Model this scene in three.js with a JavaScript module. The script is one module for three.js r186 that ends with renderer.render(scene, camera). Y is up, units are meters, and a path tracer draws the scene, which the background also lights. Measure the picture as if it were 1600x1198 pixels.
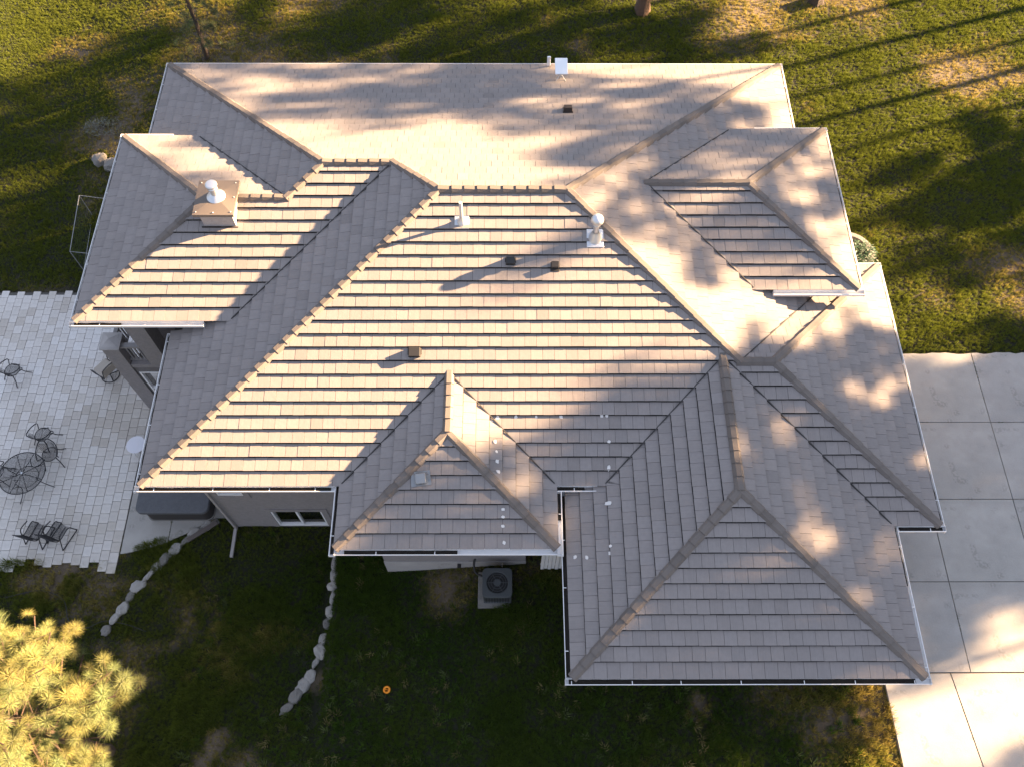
import * as THREE from 'three';
import { mergeGeometries } from 'three/addons/utils/BufferGeometryUtils.js';
import { RoundedBoxGeometry } from 'three/addons/geometries/RoundedBoxGeometry.js';

// ------------------------------------------------------------------ camera, sky, sun, exposure
const scene = new THREE.Scene();
const renderer = new THREE.WebGLRenderer({ antialias: true });
renderer.toneMapping = THREE.LinearToneMapping;
renderer.toneMappingExposure = 12.7;
renderer.shadowMap.enabled = true;
const camera = new THREE.PerspectiveCamera(47.456, 1024 / 766, 0.1, 1500);
{
  const fw = new THREE.Vector3(0.00521, -0.88276, -0.4698), rt = new THREE.Vector3(0.99999, 0.0044, 0.00281), up = new THREE.Vector3(0.00041, 0.46981, -0.88277);
  camera.matrix.makeBasis(rt, up, fw.clone().negate());
  camera.quaternion.setFromRotationMatrix(camera.matrix);
  camera.position.set(0, 23.7, 8.82);
  camera.updateMatrixWorld();
}
const SUN_AZ = 18 * Math.PI / 180, SUN_EL = 17 * Math.PI / 180;
const sunDir = new THREE.Vector3(Math.cos(SUN_EL) * Math.cos(SUN_AZ), Math.sin(SUN_EL), -Math.cos(SUN_EL) * Math.sin(SUN_AZ));
// clear late-afternoon sky, white-balanced as the photograph: pale, a little bluer overhead, a little warmer towards the sun
{
  const W = 512, Hh = 256, data = new Float32Array(W * Hh * 4);
  for (let r = 0; r < Hh; r++) for (let c = 0; c < W; c++) {
    const up = ((r + 0.5) / Hh - 0.5) * Math.PI, ro = ((c + 0.5) / W - 0.5) * 2 * Math.PI, y = Math.sin(up);
    const cs = Math.cos(up) * (Math.cos(ro) * sunDir.x + Math.sin(ro) * sunDir.z) + y * sunDir.y;
    const h = Math.pow(1 - Math.max(0, y), 2.5), glow = Math.pow(Math.max(0, cs), 6);
    const col = [0.80 + 0.32 * h + 0.50 * glow, 0.93 + 0.25 * h + 0.38 * glow, 1.25 + 0.10 * h + 0.16 * glow];
    for (let k = 0; k < 3; k++) data[(r * W + c) * 4 + k] = col[k] * (y < 0 ? 0.35 : 1);
    data[(r * W + c) * 4 + 3] = 1;
  }
  const t = new THREE.DataTexture(data, W, Hh, THREE.RGBAFormat, THREE.FloatType);
  t.mapping = THREE.EquirectangularReflectionMapping; t.magFilter = THREE.LinearFilter; t.needsUpdate = true;
  scene.background = t; scene.environment = t;
}
scene.backgroundIntensity = scene.environmentIntensity = 0.071;
const sun = new THREE.DirectionalLight(new THREE.Color().setRGB(1.0, 0.65, 0.36), 5);
sun.position.copy(sunDir).multiplyScalar(80);
sun.castShadow = true;
sun.shadow.mapSize.set(4096, 4096);
Object.assign(sun.shadow.camera, { left: -40, right: 40, top: 40, bottom: -40, near: 1, far: 200 });
sun.name = 'sun';
scene.add(sun, sun.target);

// ------------------------------------------------------------------ helpers
let seed = 12345;
function rnd() { seed = (seed + 0x6D2B79F5) | 0; let t = Math.imul(seed ^ (seed >>> 15), 1 | seed); t = (t + Math.imul(t ^ (t >>> 7), 61 | t)) ^ t; return ((t ^ (t >>> 14)) >>> 0) / 4294967296; }
const rr = (a, b) => a + (b - a) * rnd();
const clamp = (x, a, b) => Math.min(b, Math.max(a, x));
const sstep = (a, b, x) => { const t = clamp((x - a) / (b - a), 0, 1); return t * t * (3 - 2 * t); };
const V = (x, y, z) => new THREE.Vector3(x, y, z);
function hash(i, j) { let n = Math.imul(i, 374761393) + Math.imul(j, 668265263); n = Math.imul(n ^ (n >>> 13), 1274126177); return ((n ^ (n >>> 16)) >>> 0) / 4294967296; }
function vnoise(x, y, per = 0) {
  const i = Math.floor(x), j = Math.floor(y), f = x - i, g = y - j, w = (k) => per ? ((k % per) + per) % per : k;
  const u = f * f * (3 - 2 * f), v = g * g * (3 - 2 * g);
  const a = hash(w(i), w(j)), b = hash(w(i + 1), w(j)), c = hash(w(i), w(j + 1)), d = hash(w(i + 1), w(j + 1));
  return a + (b - a) * u + (c - a) * v + (a - b - c + d) * u * v;
}
function fbm(x, y, oct = 4) { let s = 0, a = 0.5, n = 0; for (let k = 0; k < oct; k++) { s += a * vnoise(x + k * 17.3, y + k * 9.1); n += a; a *= 0.5; x *= 2.03; y *= 2.03; } return s / n; }
function noiseTexture(size, fn, repeat = 1, srgb = false) {
  const data = new Uint8Array(size * size * 4);
  for (let y = 0; y < size; y++) for (let x = 0; x < size; x++) {
    const c = fn(x / size, y / size), o = (y * size + x) * 4;
    for (let k = 0; k < 3; k++) data[o + k] = clamp(Math.round((Array.isArray(c) ? c[k] : c) * 255), 0, 255);
    data[o + 3] = 255;
  }
  const t = new THREE.DataTexture(data, size, size);
  t.wrapS = t.wrapT = THREE.RepeatWrapping; t.magFilter = THREE.LinearFilter; t.minFilter = THREE.LinearMipmapLinearFilter; t.generateMipmaps = true;
  t.repeat.set(repeat, repeat); if (srgb) t.colorSpace = THREE.SRGBColorSpace; t.needsUpdate = true;
  return t;
}
const names = {};
function numbered(n) { const k = names[n] = (names[n] ?? -1) + 1; return k ? n + '_' + String(k).padStart(3, '0') : n; }
function shadowed(o) { o.traverse((c) => { if (c.isMesh) { c.castShadow = true; c.receiveShadow = true; } }); return o; }
function thing(name, label, category, pos = [0, 0, 0], turn = 0, group) {
  const o = new THREE.Group(); o.name = numbered(name); o.position.set(...pos); o.rotation.y = turn;
  o.userData = { label, category }; if (group) o.userData.group = group;
  scene.add(o); return o;
}
function part(name, geo, mat, parent, kind) {
  const o = new THREE.Mesh(Array.isArray(geo) ? merge(geo) : geo, mat); o.name = name; o.castShadow = o.receiveShadow = true;
  if (kind) o.userData.kind = kind;
  parent.add(o); return o;
}
function merge(list) {
  const gs = list.map((g) => { const h = g.index ? g.toNonIndexed() : g; for (const k of Object.keys(h.attributes)) if (!['position', 'normal', 'uv'].includes(k)) h.deleteAttribute(k); if (!h.attributes.uv) h.setAttribute('uv', new THREE.BufferAttribute(new Float32Array(h.attributes.position.count * 2), 2)); return h; });
  return mergeGeometries(gs);
}
function metreUV(g) { // box-projected uv in metres
  const h = g.index ? g.toNonIndexed() : g, p = h.attributes.position, n = h.attributes.normal, uv = new Float32Array(p.count * 2);
  for (let i = 0; i < p.count; i++) {
    const ax = Math.abs(n.getX(i)), ay = Math.abs(n.getY(i)), az = Math.abs(n.getZ(i));
    if (ay >= ax && ay >= az) { uv[2 * i] = p.getX(i); uv[2 * i + 1] = p.getZ(i); } else if (ax >= az) { uv[2 * i] = p.getZ(i); uv[2 * i + 1] = p.getY(i); } else { uv[2 * i] = p.getX(i); uv[2 * i + 1] = p.getY(i); }
  }
  h.setAttribute('uv', new THREE.BufferAttribute(uv, 2)); return h;
}
function box(x0, x1, y0, y1, z0, z1) { const g = new THREE.BoxGeometry(x1 - x0, y1 - y0, z1 - z0); g.translate((x0 + x1) / 2, (y0 + y1) / 2, (z0 + z1) / 2); return metreUV(g); }
function rbox(x0, x1, y0, y1, z0, z1, r = 0.03) { const g = new RoundedBoxGeometry(x1 - x0, y1 - y0, z1 - z0, 2, r); g.translate((x0 + x1) / 2, (y0 + y1) / 2, (z0 + z1) / 2); return g; }
function bar(a, b, r, seg = 6) {
  const A = V(...a), B = V(...b), d = B.clone().sub(A), g = new THREE.CylinderGeometry(r, r, d.length(), seg);
  g.applyQuaternion(new THREE.Quaternion().setFromUnitVectors(V(0, 1, 0), d.normalize())); g.translate((A.x + B.x) / 2, (A.y + B.y) / 2, (A.z + B.z) / 2); return g;
}
function tube(pts, r, seg = 0, closed = false, rs = 6) { return new THREE.TubeGeometry(new THREE.CatmullRomCurve3(pts.map((p) => V(...p)), closed), seg || pts.length * 5, r, rs, closed); }
function torus(R, r, x, y, z, seg = 28) { const g = new THREE.TorusGeometry(R, r, 6, seg); g.rotateX(Math.PI / 2); g.translate(x, y, z); return g; }
const lin = (r, g, b) => new THREE.Color().setRGB(r, g, b);
const std = (c, rough = 0.9, extra = {}) => new THREE.MeshStandardMaterial({ color: lin(...c), roughness: rough, ...extra });

function scatter(geo, n, place) { // many copies of a small shape joined into one real mesh, each with its own colour
  const p0 = geo.attributes.position, k = p0.count, pos = new Float32Array(n * k * 3), col = new Float32Array(n * k * 3), mt = new THREE.Matrix4(), v = new THREE.Vector3();
  for (let i = 0; i < n; i++) { const c = place(i, mt); for (let j = 0; j < k; j++) { v.fromBufferAttribute(p0, j).applyMatrix4(mt); const o = (i * k + j) * 3; pos[o] = v.x; pos[o + 1] = v.y; pos[o + 2] = v.z; col[o] = c[0]; col[o + 1] = c[1]; col[o + 2] = c[2]; } }
  const g = new THREE.BufferGeometry(); g.setAttribute('position', new THREE.BufferAttribute(pos, 3)); g.setAttribute('color', new THREE.BufferAttribute(col, 3)); g.computeVertexNormals(); return g;
}
// ------------------------------------------------------------------ textures and materials
const fineNoise = noiseTexture(256, (u, v) => 0.72 + 0.28 * (0.55 * vnoise(u * 64, v * 64, 64) + 0.45 * vnoise(u * 16, v * 16, 16)));
const tileNoise = noiseTexture(512, (u, v) => 0.80 + 0.20 * (0.45 * vnoise(u * 160, v * 8, 8 * 20) + 0.3 * vnoise(u * 24, v * 24, 24) + 0.25 * vnoise(u * 128, v * 128, 128)), 0.7);
const concreteNoise = noiseTexture(512, (u, v) => { const st = sstep(0.74, 0.9, vnoise(u * 9 + 3, v * 9, 9)) * sstep(0.35, 0.6, vnoise(u * 60, v * 60, 60)), f = 0.5 * vnoise(u * 6, v * 6, 6) + 0.25 * vnoise(u * 18, v * 18, 18) + 0.25 * vnoise(u * 140, v * 140, 140) - 0.5 * st; return [0.72 + 0.28 * f, 0.715 + 0.28 * f, 0.70 + 0.285 * f]; }, 0.4);
const grit = noiseTexture(256, (u, v) => vnoise(u * 110, v * 110, 110) * 0.6 + vnoise(u * 40, v * 40, 40) * 0.4);
const M = {
  tile: new THREE.MeshStandardMaterial({ vertexColors: true, roughness: 0.92, map: tileNoise, bumpMap: grit, bumpScale: 0.002 }),
  deck: std([0.03, 0.03, 0.03], 1),
  stucco: std([0.27, 0.25, 0.245], 0.95, { map: fineNoise, bumpMap: grit, bumpScale: 0.004 }),
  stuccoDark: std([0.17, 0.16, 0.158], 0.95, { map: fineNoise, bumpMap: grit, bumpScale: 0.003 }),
  foundation: std([0.42, 0.40, 0.39], 0.95, { map: concreteNoise }),
  white: std([0.75, 0.75, 0.75], 0.45),
  whiteTrim: std([0.7, 0.69, 0.67], 0.6),
  soffit: std([0.35, 0.33, 0.32], 0.9),
  debris: std([0.022, 0.018, 0.014], 1, { map: fineNoise, bumpMap: grit, bumpScale: 0.02 }),
  galv: std([0.62, 0.64, 0.66], 0.38, { metalness: 0.75 }),
  galvDull: std([0.52, 0.54, 0.55], 0.55, { metalness: 0.35 }),
  galvOld: std([0.27, 0.28, 0.285], 0.6, { metalness: 0.3 }),
  black: std([0.018, 0.017, 0.017], 0.6),
  iron: std([0.02, 0.02, 0.022], 0.55),
  brownVent: std([0.034, 0.025, 0.021], 0.7),
  chase: std([0.17, 0.143, 0.122], 0.65, { map: fineNoise }),
  chimneyWall: std([0.40, 0.37, 0.36], 0.95, { map: fineNoise, bumpMap: grit, bumpScale: 0.004 }),
  glass: new THREE.MeshPhysicalMaterial({ color: 0xffffff, roughness: 0.02, transmission: 1, thickness: 0, ior: 1.5 }),
  wood: std([0.12, 0.1, 0.09], 0.9, { map: fineNoise }),
  railing: std([0.24, 0.23, 0.225], 0.85),
  rock: std([0.40, 0.385, 0.365], 0.95, { map: concreteNoise, bumpMap: grit, bumpScale: 0.02 }),
  rockDark: std([0.24, 0.23, 0.215], 0.95, { map: concreteNoise, bumpMap: grit, bumpScale: 0.02 }),
  tubCover: std([0.10, 0.105, 0.115], 0.75, { map: fineNoise, bumpMap: grit, bumpScale: 0.003 }),
  tubSide: std([0.03, 0.026, 0.024], 0.7),
  acShell: std([0.055, 0.062, 0.065], 0.6),
  cushion: std([0.38, 0.34, 0.29], 0.95),
  bark: std([0.13, 0.085, 0.06], 1, { map: fineNoise, bumpMap: grit, bumpScale: 0.03 }),
  barkGrey: std([0.07, 0.055, 0.045], 1, { map: fineNoise, bumpMap: grit, bumpScale: 0.03 }),
  orange: std([0.85, 0.28, 0.01], 0.5),
  plastic: std([0.8, 0.82, 0.84], 0.35),
};
const needleMat = new THREE.MeshPhysicalMaterial({ vertexColors: true, transmission: 0.3, thickness: 0, roughness: 0.95, side: THREE.DoubleSide });
const concreteTones = [[0.385, 0.37, 0.35], [0.40, 0.385, 0.36], [0.37, 0.357, 0.34], [0.39, 0.372, 0.348]].map((c) => std(c, 0.92, { map: concreteNoise, bumpMap: grit, bumpScale: 0.002 }));
const paverTones = [[0.54, 0.495, 0.44], [0.59, 0.55, 0.495], [0.63, 0.595, 0.55], [0.67, 0.635, 0.59], [0.69, 0.66, 0.62], [0.71, 0.685, 0.65], [0.74, 0.72, 0.69]].map((c) => std(c, 0.92, { map: concreteNoise, bumpMap: grit, bumpScale: 0.004 }));

// ------------------------------------------------------------------ ground
const E0 = 3.2;                                                   // main eave height, y = 0 is the driveway level
function patioArea(x, z) { return x > -19.2 && x < -8.2 && z > -8.9 && z < 1.3; }
function ground(x, z) {
  const low = -2.33 + 1.1 * sstep(-6, -18, z) * sstep(-20, -10, x) + 0.5 * sstep(-8, -20, z);
  const t = Math.pow(clamp((4 - x) / 11.5, 0, 1), 1.25);
  let y = low * t - 0.02;
  if (z > -0.4) y += (low - 0.0 - low * t) * sstep(-5.0, -5.4, x) * sstep(7.2, 4.5, z);
  y += (fbm(x * 0.35 + 40, z * 0.35 + 7, 3) - 0.5) * 0.16 * (patioArea(x, z) ? 0 : 1) * (x > 9.3 && z > -5.2 ? 0 : 1);
  if (patioArea(x, z)) y = Math.min(y, -2.36);
  if (x > 9.2 && z > -4.95 && x < 22) y = -0.07;
  return y;
}
// how dry the lawn is at a place, 0 lush .. 1 bare soil
function dryness(x, z) {
  let d = sstep(0.42, 0.78, fbm(x * 0.22 + 3.1, z * 0.22 + 11.7, 4)) * 0.75 + (fbm(x * 1.3, z * 1.3, 3) - 0.5) * 0.5;
  const spots = [[-12.4, 2.1, 1.5, 0.7], [-14.0, 1.6, 1.1, 0.7], [-11.0, 5.9, 1.1, 0.4], [-8.3, 6.9, 0.5, 0.9], [-7.9, 6.2, 0.45, 0.9], [-7.3, 6.8, 0.5, 0.8], [-5.45, 4.65, 0.32, 1.0], [-1.75, 2.55, 0.7, 0.5], [4.9, 5.75, 0.42, 0.9], [-14.9, -15.0, 1.2, 0.5], [-16.2, -16.0, 0.9, 0.4], [1.6, -20.3, 0.7, 0.5], [2.7, -18.6, 0.6, 0.5], [8.3, -19.2, 1.0, 0.4], [-18.0, -20.5, 1.5, 0.4], [13.2, -9.6, 1.0, 0.35], [14.0, -7.0, 1.2, 0.35], [-8.6, 3.8, 1.3, 0.5], [-6.6, 3.4, 0.9, 0.5], [-9.9, 2.6, 1.1, 0.5], [-10.6, 4.3, 1.2, 0.5], [-8.6, 8.4, 1.6, 0.4], [2.8, 7.3, 0.9, 0.4], [11.5, -15.5, 0.8, 0.35], [8.2, 5.9, 0.6, 0.3]];
  for (const [a, b, r, k] of spots) { const q = Math.hypot(x - a, z - b) / r + (fbm(x * 2.2, z * 2.2, 3) - 0.5) * 1.3; d += k * sstep(1.3, 0.1, q); }
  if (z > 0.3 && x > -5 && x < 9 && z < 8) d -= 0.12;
  return clamp(d, 0, 1);
}
{
  const xs = [], zs = [];
  for (let x = -26; x <= 26.001; x += 0.3) xs.push(x);
  for (let z = -30; z <= 12.001; z += 0.3) zs.push(z);
  for (const d of [4, 10, 20, 40, 80, 150, 300, 600]) { xs.push(26 + d); xs.unshift(-26 - d); zs.push(12 + d); zs.unshift(-30 - d); }
  const pos = [], col = [], uv = [], idx = [];
  for (const z of zs) for (const x of xs) {
    pos.push(x, ground(x, z), z); uv.push(x, z);
    const d = dryness(x, z), n = 0.75 + 0.5 * fbm(x * 3, z * 3, 2);
    const g = [0.013, 0.015, 0.006], s = [0.135, 0.105, 0.072];
    const far = Math.max(sstep(19, 24, Math.abs(x)), sstep(-24, -28, z), sstep(9.5, 12, z)), f = [0.055, 0.07, 0.018];
    for (let k = 0; k < 3; k++) col.push(((g[k] + (s[k] - g[k]) * sstep(0.1, 0.95, d)) * (1 - far) + f[k] * far) * n);
  }
  for (let j = 0; j + 1 < zs.length; j++) for (let i = 0; i + 1 < xs.length; i++) { const a = j * xs.length + i; idx.push(a, a + xs.length, a + 1, a + 1, a + xs.length, a + xs.length + 1); }
  const g = new THREE.BufferGeometry();
  g.setAttribute('position', new THREE.Float32BufferAttribute(pos, 3)); g.setAttribute('uv', new THREE.Float32BufferAttribute(uv, 2)); g.setAttribute('color', new THREE.Float32BufferAttribute(col, 3));
  g.setIndex(idx); g.computeVertexNormals();
  const o = new THREE.Mesh(g, new THREE.MeshStandardMaterial({ vertexColors: true, roughness: 1, map: fineNoise, bumpMap: grit, bumpScale: 0.03 }));
  o.name = 'lawn_ground'; o.userData = { kind: 'structure', label: 'soil and thatch of the lawn sloping down to the left', category: 'ground' }; o.receiveShadow = true; scene.add(o);
}

// driveway: concrete slabs with open joints
{
  const d = new THREE.Group(); d.name = 'driveway'; d.userData = { kind: 'structure', label: 'pale concrete driveway of square slabs right of the garage', category: 'driveway' }; scene.add(d);
  const j = 0.009;
  const xs = [9.0, 9.72, 12.15, 14.57, 17.0, 19.43, 21.9], zs = [-4.86, -2.46, -0.01, 2.39, 4.80];
  const slab = (pts, k) => {
    const s = new THREE.Shape(pts.map(([x, z]) => new THREE.Vector2(x, -z)));
    const g = new THREE.ExtrudeGeometry(s, { depth: 0.1, bevelEnabled: true, bevelThickness: 0.008, bevelSize: 0.008, bevelOffset: -0.008, bevelSegments: 1 });
    g.rotateX(-Math.PI / 2); g.translate(0, -0.085 + rr(-0.003, 0.003), 0);
    part('slab', metreUV(g), concreteTones[k % 4], d);
  };
  let k = 0;
  for (let b = 0; b + 1 < zs.length; b++) for (let a = 1; a + 1 < xs.length; a++) {
    const x0 = a === 1 ? 9.0 : xs[a], pts = [[x0 + j, zs[b + 1] - j], [xs[a + 1] - j, zs[b + 1] - j], [xs[a + 1] - j, zs[b] + j]];
    if (b === 0) { const n = 12; for (let q = 1; q < n; q++) pts.push([xs[a + 1] + (x0 - xs[a + 1]) * q / n, zs[b] + rr(-0.03, 0.05)]); }
    pts.push([x0 + j, zs[b] + j]);
    slab(pts, k++ + b);
  }
  slab([[9.9, 7.2], [10.1, 11], [12.4, 11], [11.9, 7.2], [11.6, 4.81 + j], [9.84, 4.81 + j]], 1);
  slab([[11.92, 7.2], [12.42, 11], [17, 11], [17, 7.2], [17, 4.81 + j], [11.62, 4.81 + j]], 2);
  slab([[17.02, 11], [21.9, 11], [21.9, 4.81 + j], [17.02, 4.81 + j]], 3);
}
// paved patio: pavers in running bond
const PY = -2.3;
{
  const p = new THREE.Group(); p.name = 'patio'; p.userData = { kind: 'structure', label: 'patio of grey rectangular pavers left of the house', category: 'patio' }; scene.add(p);
  part('sand_bed', [box(-19.1, -11.86, PY - 0.06, PY - 0.022, -8.7, 0.9), box(-11.86, -8.4, PY - 0.06, PY - 0.022, -8.7, -2.2)], std([0.10, 0.095, 0.085], 1, { map: fineNoise }), p);
  const all = [];
  let x = -19.15, c = 0;
  while (x < -8.5) {
    const w = [0.27, 0.285, 0.265, 0.30][c % 4], right = x + w > -11.83;
    let z = -8.75 + (c % 2 ? 0.165 : 0) + rr(-0.02, 0.02) + (right ? 0 : 0);
    const end = right ? -2.2 : 1.0 + rr(-0.18, 0.22) + (x < -13 ? 0 : 0.05);
    while (z < end) { const l = rr(0.29, 0.36); if (!(right && z + l > -2.15)) all.push([x, z, w, l]); z += l; }
    x += w; c++;
  }
  const cam = camera.position;
  all.sort((a, b) => Math.hypot(a[0] - cam.x, a[1] - cam.z) - Math.hypot(b[0] - cam.x, b[1] - cam.z));
  const visible = (q) => q[0] < -11.3 && q[1] > -9;
  const shapes = {};
  const geo = (w, l) => { const key = w + '_' + l; return shapes[key] ??= (() => { const g = metreUV(new RoundedBoxGeometry(w - 0.010, 0.05, l - 0.010, 1, 0.008)); return g; })(); };
  let n = 0; const rest = paverTones.map(() => []);
  for (const q of all) {
    const l = Math.round(q[3] * 50) / 50, g = geo(q[2], l), tone = Math.floor(clamp((fbm(q[0] * 0.55, q[1] * 0.55, 3) - 0.5) * 9 + 3.5 + rr(-1.7, 1.7), 0, 6.99));
    const y = PY - 0.025 + rr(-0.004, 0.004), sl = q[3] / l;
    if (n < 298 && visible(q)) { const o = part('paver', g, paverTones[tone], p); o.position.set(q[0] + q[2] / 2, y, q[1] + q[3] / 2); o.scale.z = sl; o.rotation.set(rr(-0.008, 0.008), rr(-0.012, 0.012), rr(-0.008, 0.008)); n++; }
    else { const h = g.clone(); h.rotateY(rr(-0.01, 0.01)); h.scale(1, 1, sl); h.translate(q[0] + q[2] / 2, y, q[1] + q[3] / 2); rest[tone].push(h); }
  }
  // the pavers past the first few hundred, joined (one mesh, toned by vertex colour)
  const gs = []; rest.forEach((list, t) => { for (const h of list) { const cc = paverTones[t].color, a = new Float32Array(h.attributes.position.count * 3); for (let i = 0; i < a.length; i += 3) { a[i] = cc.r; a[i + 1] = cc.g; a[i + 2] = cc.b; } h.setAttribute('color', new THREE.BufferAttribute(a, 3)); gs.push(h); } });
  part('far_pavers', mergeGeometries(gs), new THREE.MeshStandardMaterial({ vertexColors: true, roughness: 0.92, map: fineNoise, bumpMap: grit, bumpScale: 0.003 }), p, 'stuff');
}
// concrete pad under the hot tub
{
  const d = new THREE.Group(); d.name = 'concrete_pad'; d.userData = { kind: 'structure', label: 'bare concrete pad between patio and house corner', category: 'pad' }; scene.add(d);
  const mk = (pts, m) => { const g = new THREE.ExtrudeGeometry(new THREE.Shape(pts.map(([x, z]) => new THREE.Vector2(x, -z))), { depth: 0.12, bevelEnabled: true, bevelThickness: 0.006, bevelSize: 0.006, bevelOffset: -0.006, bevelSegments: 1 }); g.rotateX(-Math.PI / 2); g.translate(0, PY - 0.125, 0); part('slab', metreUV(g), m, d); };
  mk([[-11.84, -2.14], [-11.84, 0.86], [-11.5, 0.80], [-11.04, 0.68], [-10.456, 0.5], [-10.456, -2.14]], concreteTones[1]);
  mk([[-10.44, -2.14], [-10.44, 0.46], [-9.95, 0.22], [-9.5, -0.05], [-9.14, -0.28], [-8.5, -0.3], [-8.5, -2.14]], concreteTones[0]);
}

// ------------------------------------------------------------------ the house
const H = { m: 0.3391, xL: -9.1612, xR: 8.9338, zb: -13.9196, zf: 0.776, zl: -3.6896, xL1: -11.0824, xL2: -11.5761, zb2: -10.1997, xR1: 9.5539, zb3: -10.3334, zf3: -4.5905, xR2: 10.7516, zb4: -6.0807, zf2: 1.7292, xg0: 1.5046, xg1: 9.5586, zg: 5.3659, xs0: -4.1462, xs1: 1.178, zs: 2.4076, dL: 0.5987, dR: 0.7578 };
H.dH = H.m * (H.zf2 - H.zf);
const { m, xL, xR, zb, zf, zl, xL1, xL2, zb2, xR1, zb3, zf3, xR2, zb4, zf2, dH, xg0, xg1, zg, xs0, xs1, zs, dL, dR } = H;
const a0 = (zf - zb) / 2, a2 = (zl - zb2) / 2, a3 = (zf3 - zb3) / 2, a4 = (zf2 - zb4) / 2, ag = (xg1 - xg0) / 2, as = (xs1 - xs0) / 2;
const zP = (dL / m + zl + zb) / 2, hP = m * (zP - zb);
const h4 = -dH + m * a4, hg = -dH + m * ag, hs = m * as, xgm = (xg0 + xg1) / 2, xsm = (xs0 + xs1) / 2;
const K = { // plan points [x, z]
  A: [xL1, zb], B: [xR, zb], P1: [xL1 + hP / m, zP], P2: [xL + hP / m, zP], P3: [xL + a0, zb + a0], P4: [xR - a0, zb + a0],
  LLr: [xL1 + a2 + dL / m, zb2 + a2], LLe: [xL2 + a2, zb2 + a2], R1r: [xR1 - a3, zb3 + a3], R1s: [xR - a3 - dR / m, zb3 + a3],
  R2r: [xR2 - a4, zb4 + a4], R2s: [xR - h4 / m, zb4 + a4], Gs: [xgm, zf - hg / m], Ge: [xgm, zg - ag], Ss: [xsm, zf - as], Se: [xsm, zs - as],
};
// each slope: which way it faces, where its eave lies, the eave's height over the main eave, outline in plan
const slopes = [
  { face: 'z+', e: zf, h: 0, poly: [[xL, zf], K.P3, K.P4, K.R2s, [K.R2s[0], zf]] },
  { face: 'z+', e: zf2, h: -dH, poly: [[K.R2s[0], zf2], K.R2s, K.R2r, [xR2, zf2]] },
  { face: 'z-', e: zb, h: 0, poly: [K.A, K.P1, K.P2, K.P3, K.P4, K.B] },
  { face: 'x+', e: xR, h: 0, poly: [K.B, K.P4, K.R2s, [xR, -4.9]] },
  { face: 'x-', e: xL, h: 0, poly: [[xL, zf], K.P3, K.P2, [xL, zl - 1.0]] },
  { face: 'z+', e: zl, h: dL, poly: [[xL2, zl], K.LLe, K.LLr, K.P1, K.P2, [xL + dL / m + 0.06, zl]] },
  { face: 'x-', e: xL1, h: 0, poly: [K.A, K.P1, K.LLr, [xL1 + dL / m, zb2 - 0.0], [xL1, zb2 + 0.9]] },
  { face: 'z-', e: zb2, h: dL, poly: [[xL2, zb2], K.LLe, [K.LLr[0] + 0.04, K.LLr[1]], [xL1 + dL / m + 0.04, zb2]] },
  { face: 'x-', e: xL2, h: dL, poly: [[xL2, zb2], [xL2, zl], K.LLe] },
  { face: 'z-', e: zb3, h: dR, poly: [[xR1, zb3], K.R1r, [K.R1s[0] - 0.04, K.R1s[1]], [xR - dR / m - 0.04, zb3]] },
  { face: 'z+', e: zf3, h: dR, poly: [[xR1, zf3], K.R1r, [K.R1s[0] - 0.04, K.R1s[1]], [xR - dR / m - 0.04, zf3]] },
  { face: 'x+', e: xR1, h: dR, poly: [[xR1, zb3], [xR1, zf3], K.R1r] },
  { face: 'z-', e: zb4, h: -dH, poly: [[xR2, zb4], K.R2r, K.R2s, [xR + dH / m - 0.05, zb4]] },
  { face: 'x+', e: xR2, h: -dH, poly: [[xR2, zb4], [xR2, zf2], K.R2r] },
  { face: 'x-', e: xg0, h: -dH, poly: [[xg0, zg], K.Ge, K.Gs, [xg0 + dH / m + 0.05, zf], [xg0 + dH / m, zf - 0.7], [xg0, zf - 0.7]] },
  { face: 'x+', e: xg1, h: -dH, poly: [[xg1, zg], K.Ge, K.Gs, [xg1 - 0.04, zf2 - 0.04], [xg1, zf2]] },
  { face: 'z+', e: zg, h: -dH, poly: [[xg0, zg], [xg1, zg], K.Ge] },
  { face: 'x-', e: xs0, h: 0, poly: [[xs0, zs], K.Se, K.Ss, [xs0, zf - 0.04]] },
  { face: 'x+', e: xs1, h: 0, poly: [[xs1, zs], K.Se, K.Ss, [xs1, zf - 0.04]] },
  { face: 'z+', e: zs, h: 0, poly: [[xs0, zs], [xs1, zs], K.Se] },
];
const axes = { 'z+': { d: [0, 1], t: [1, 0] }, 'z-': { d: [0, -1], t: [-1, 0] }, 'x+': { d: [1, 0], t: [0, -1] }, 'x-': { d: [-1, 0], t: [0, 1] } };
function slopeFrame(s) { // s = horizontal distance in from the eave, t = along it
  const { d, t } = axes[s.face], base = s.face[0] === 'z' ? [0, s.e] : [s.e, 0];
  return {
    st: ([x, z]) => [(base[0] - x) * d[0] + (base[1] - z) * d[1], x * t[0] + z * t[1]],
    at: (sv, tv, up = 0) => { const k = Math.hypot(1, m); return V(base[0] - d[0] * sv + t[0] * tv + d[0] * m / k * up, E0 + s.h + m * sv + up / k, base[1] - d[1] * sv + t[1] * tv + d[1] * m / k * up); },
    normal: V(d[0] * m, 1, d[1] * m).normalize(), upslope: V(-d[0], m, -d[1]).normalize(), along: V(t[0], 0, t[1]),
  };
}
function heightOf(s, x, z) { const { d } = axes[s.face], base = s.face[0] === 'z' ? [0, s.e] : [s.e, 0]; return s.h + m * ((base[0] - x) * d[0] + (base[1] - z) * d[1]); }
function inside(poly, x, z) { let c = false; for (let i = 0, j = poly.length - 1; i < poly.length; j = i++) { const [xi, zi] = poly[i], [xj, zj] = poly[j]; if ((zi > z) !== (zj > z) && x < (xj - xi) * (z - zi) / (zj - zi) + xi) c = !c; } return c; }
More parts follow.
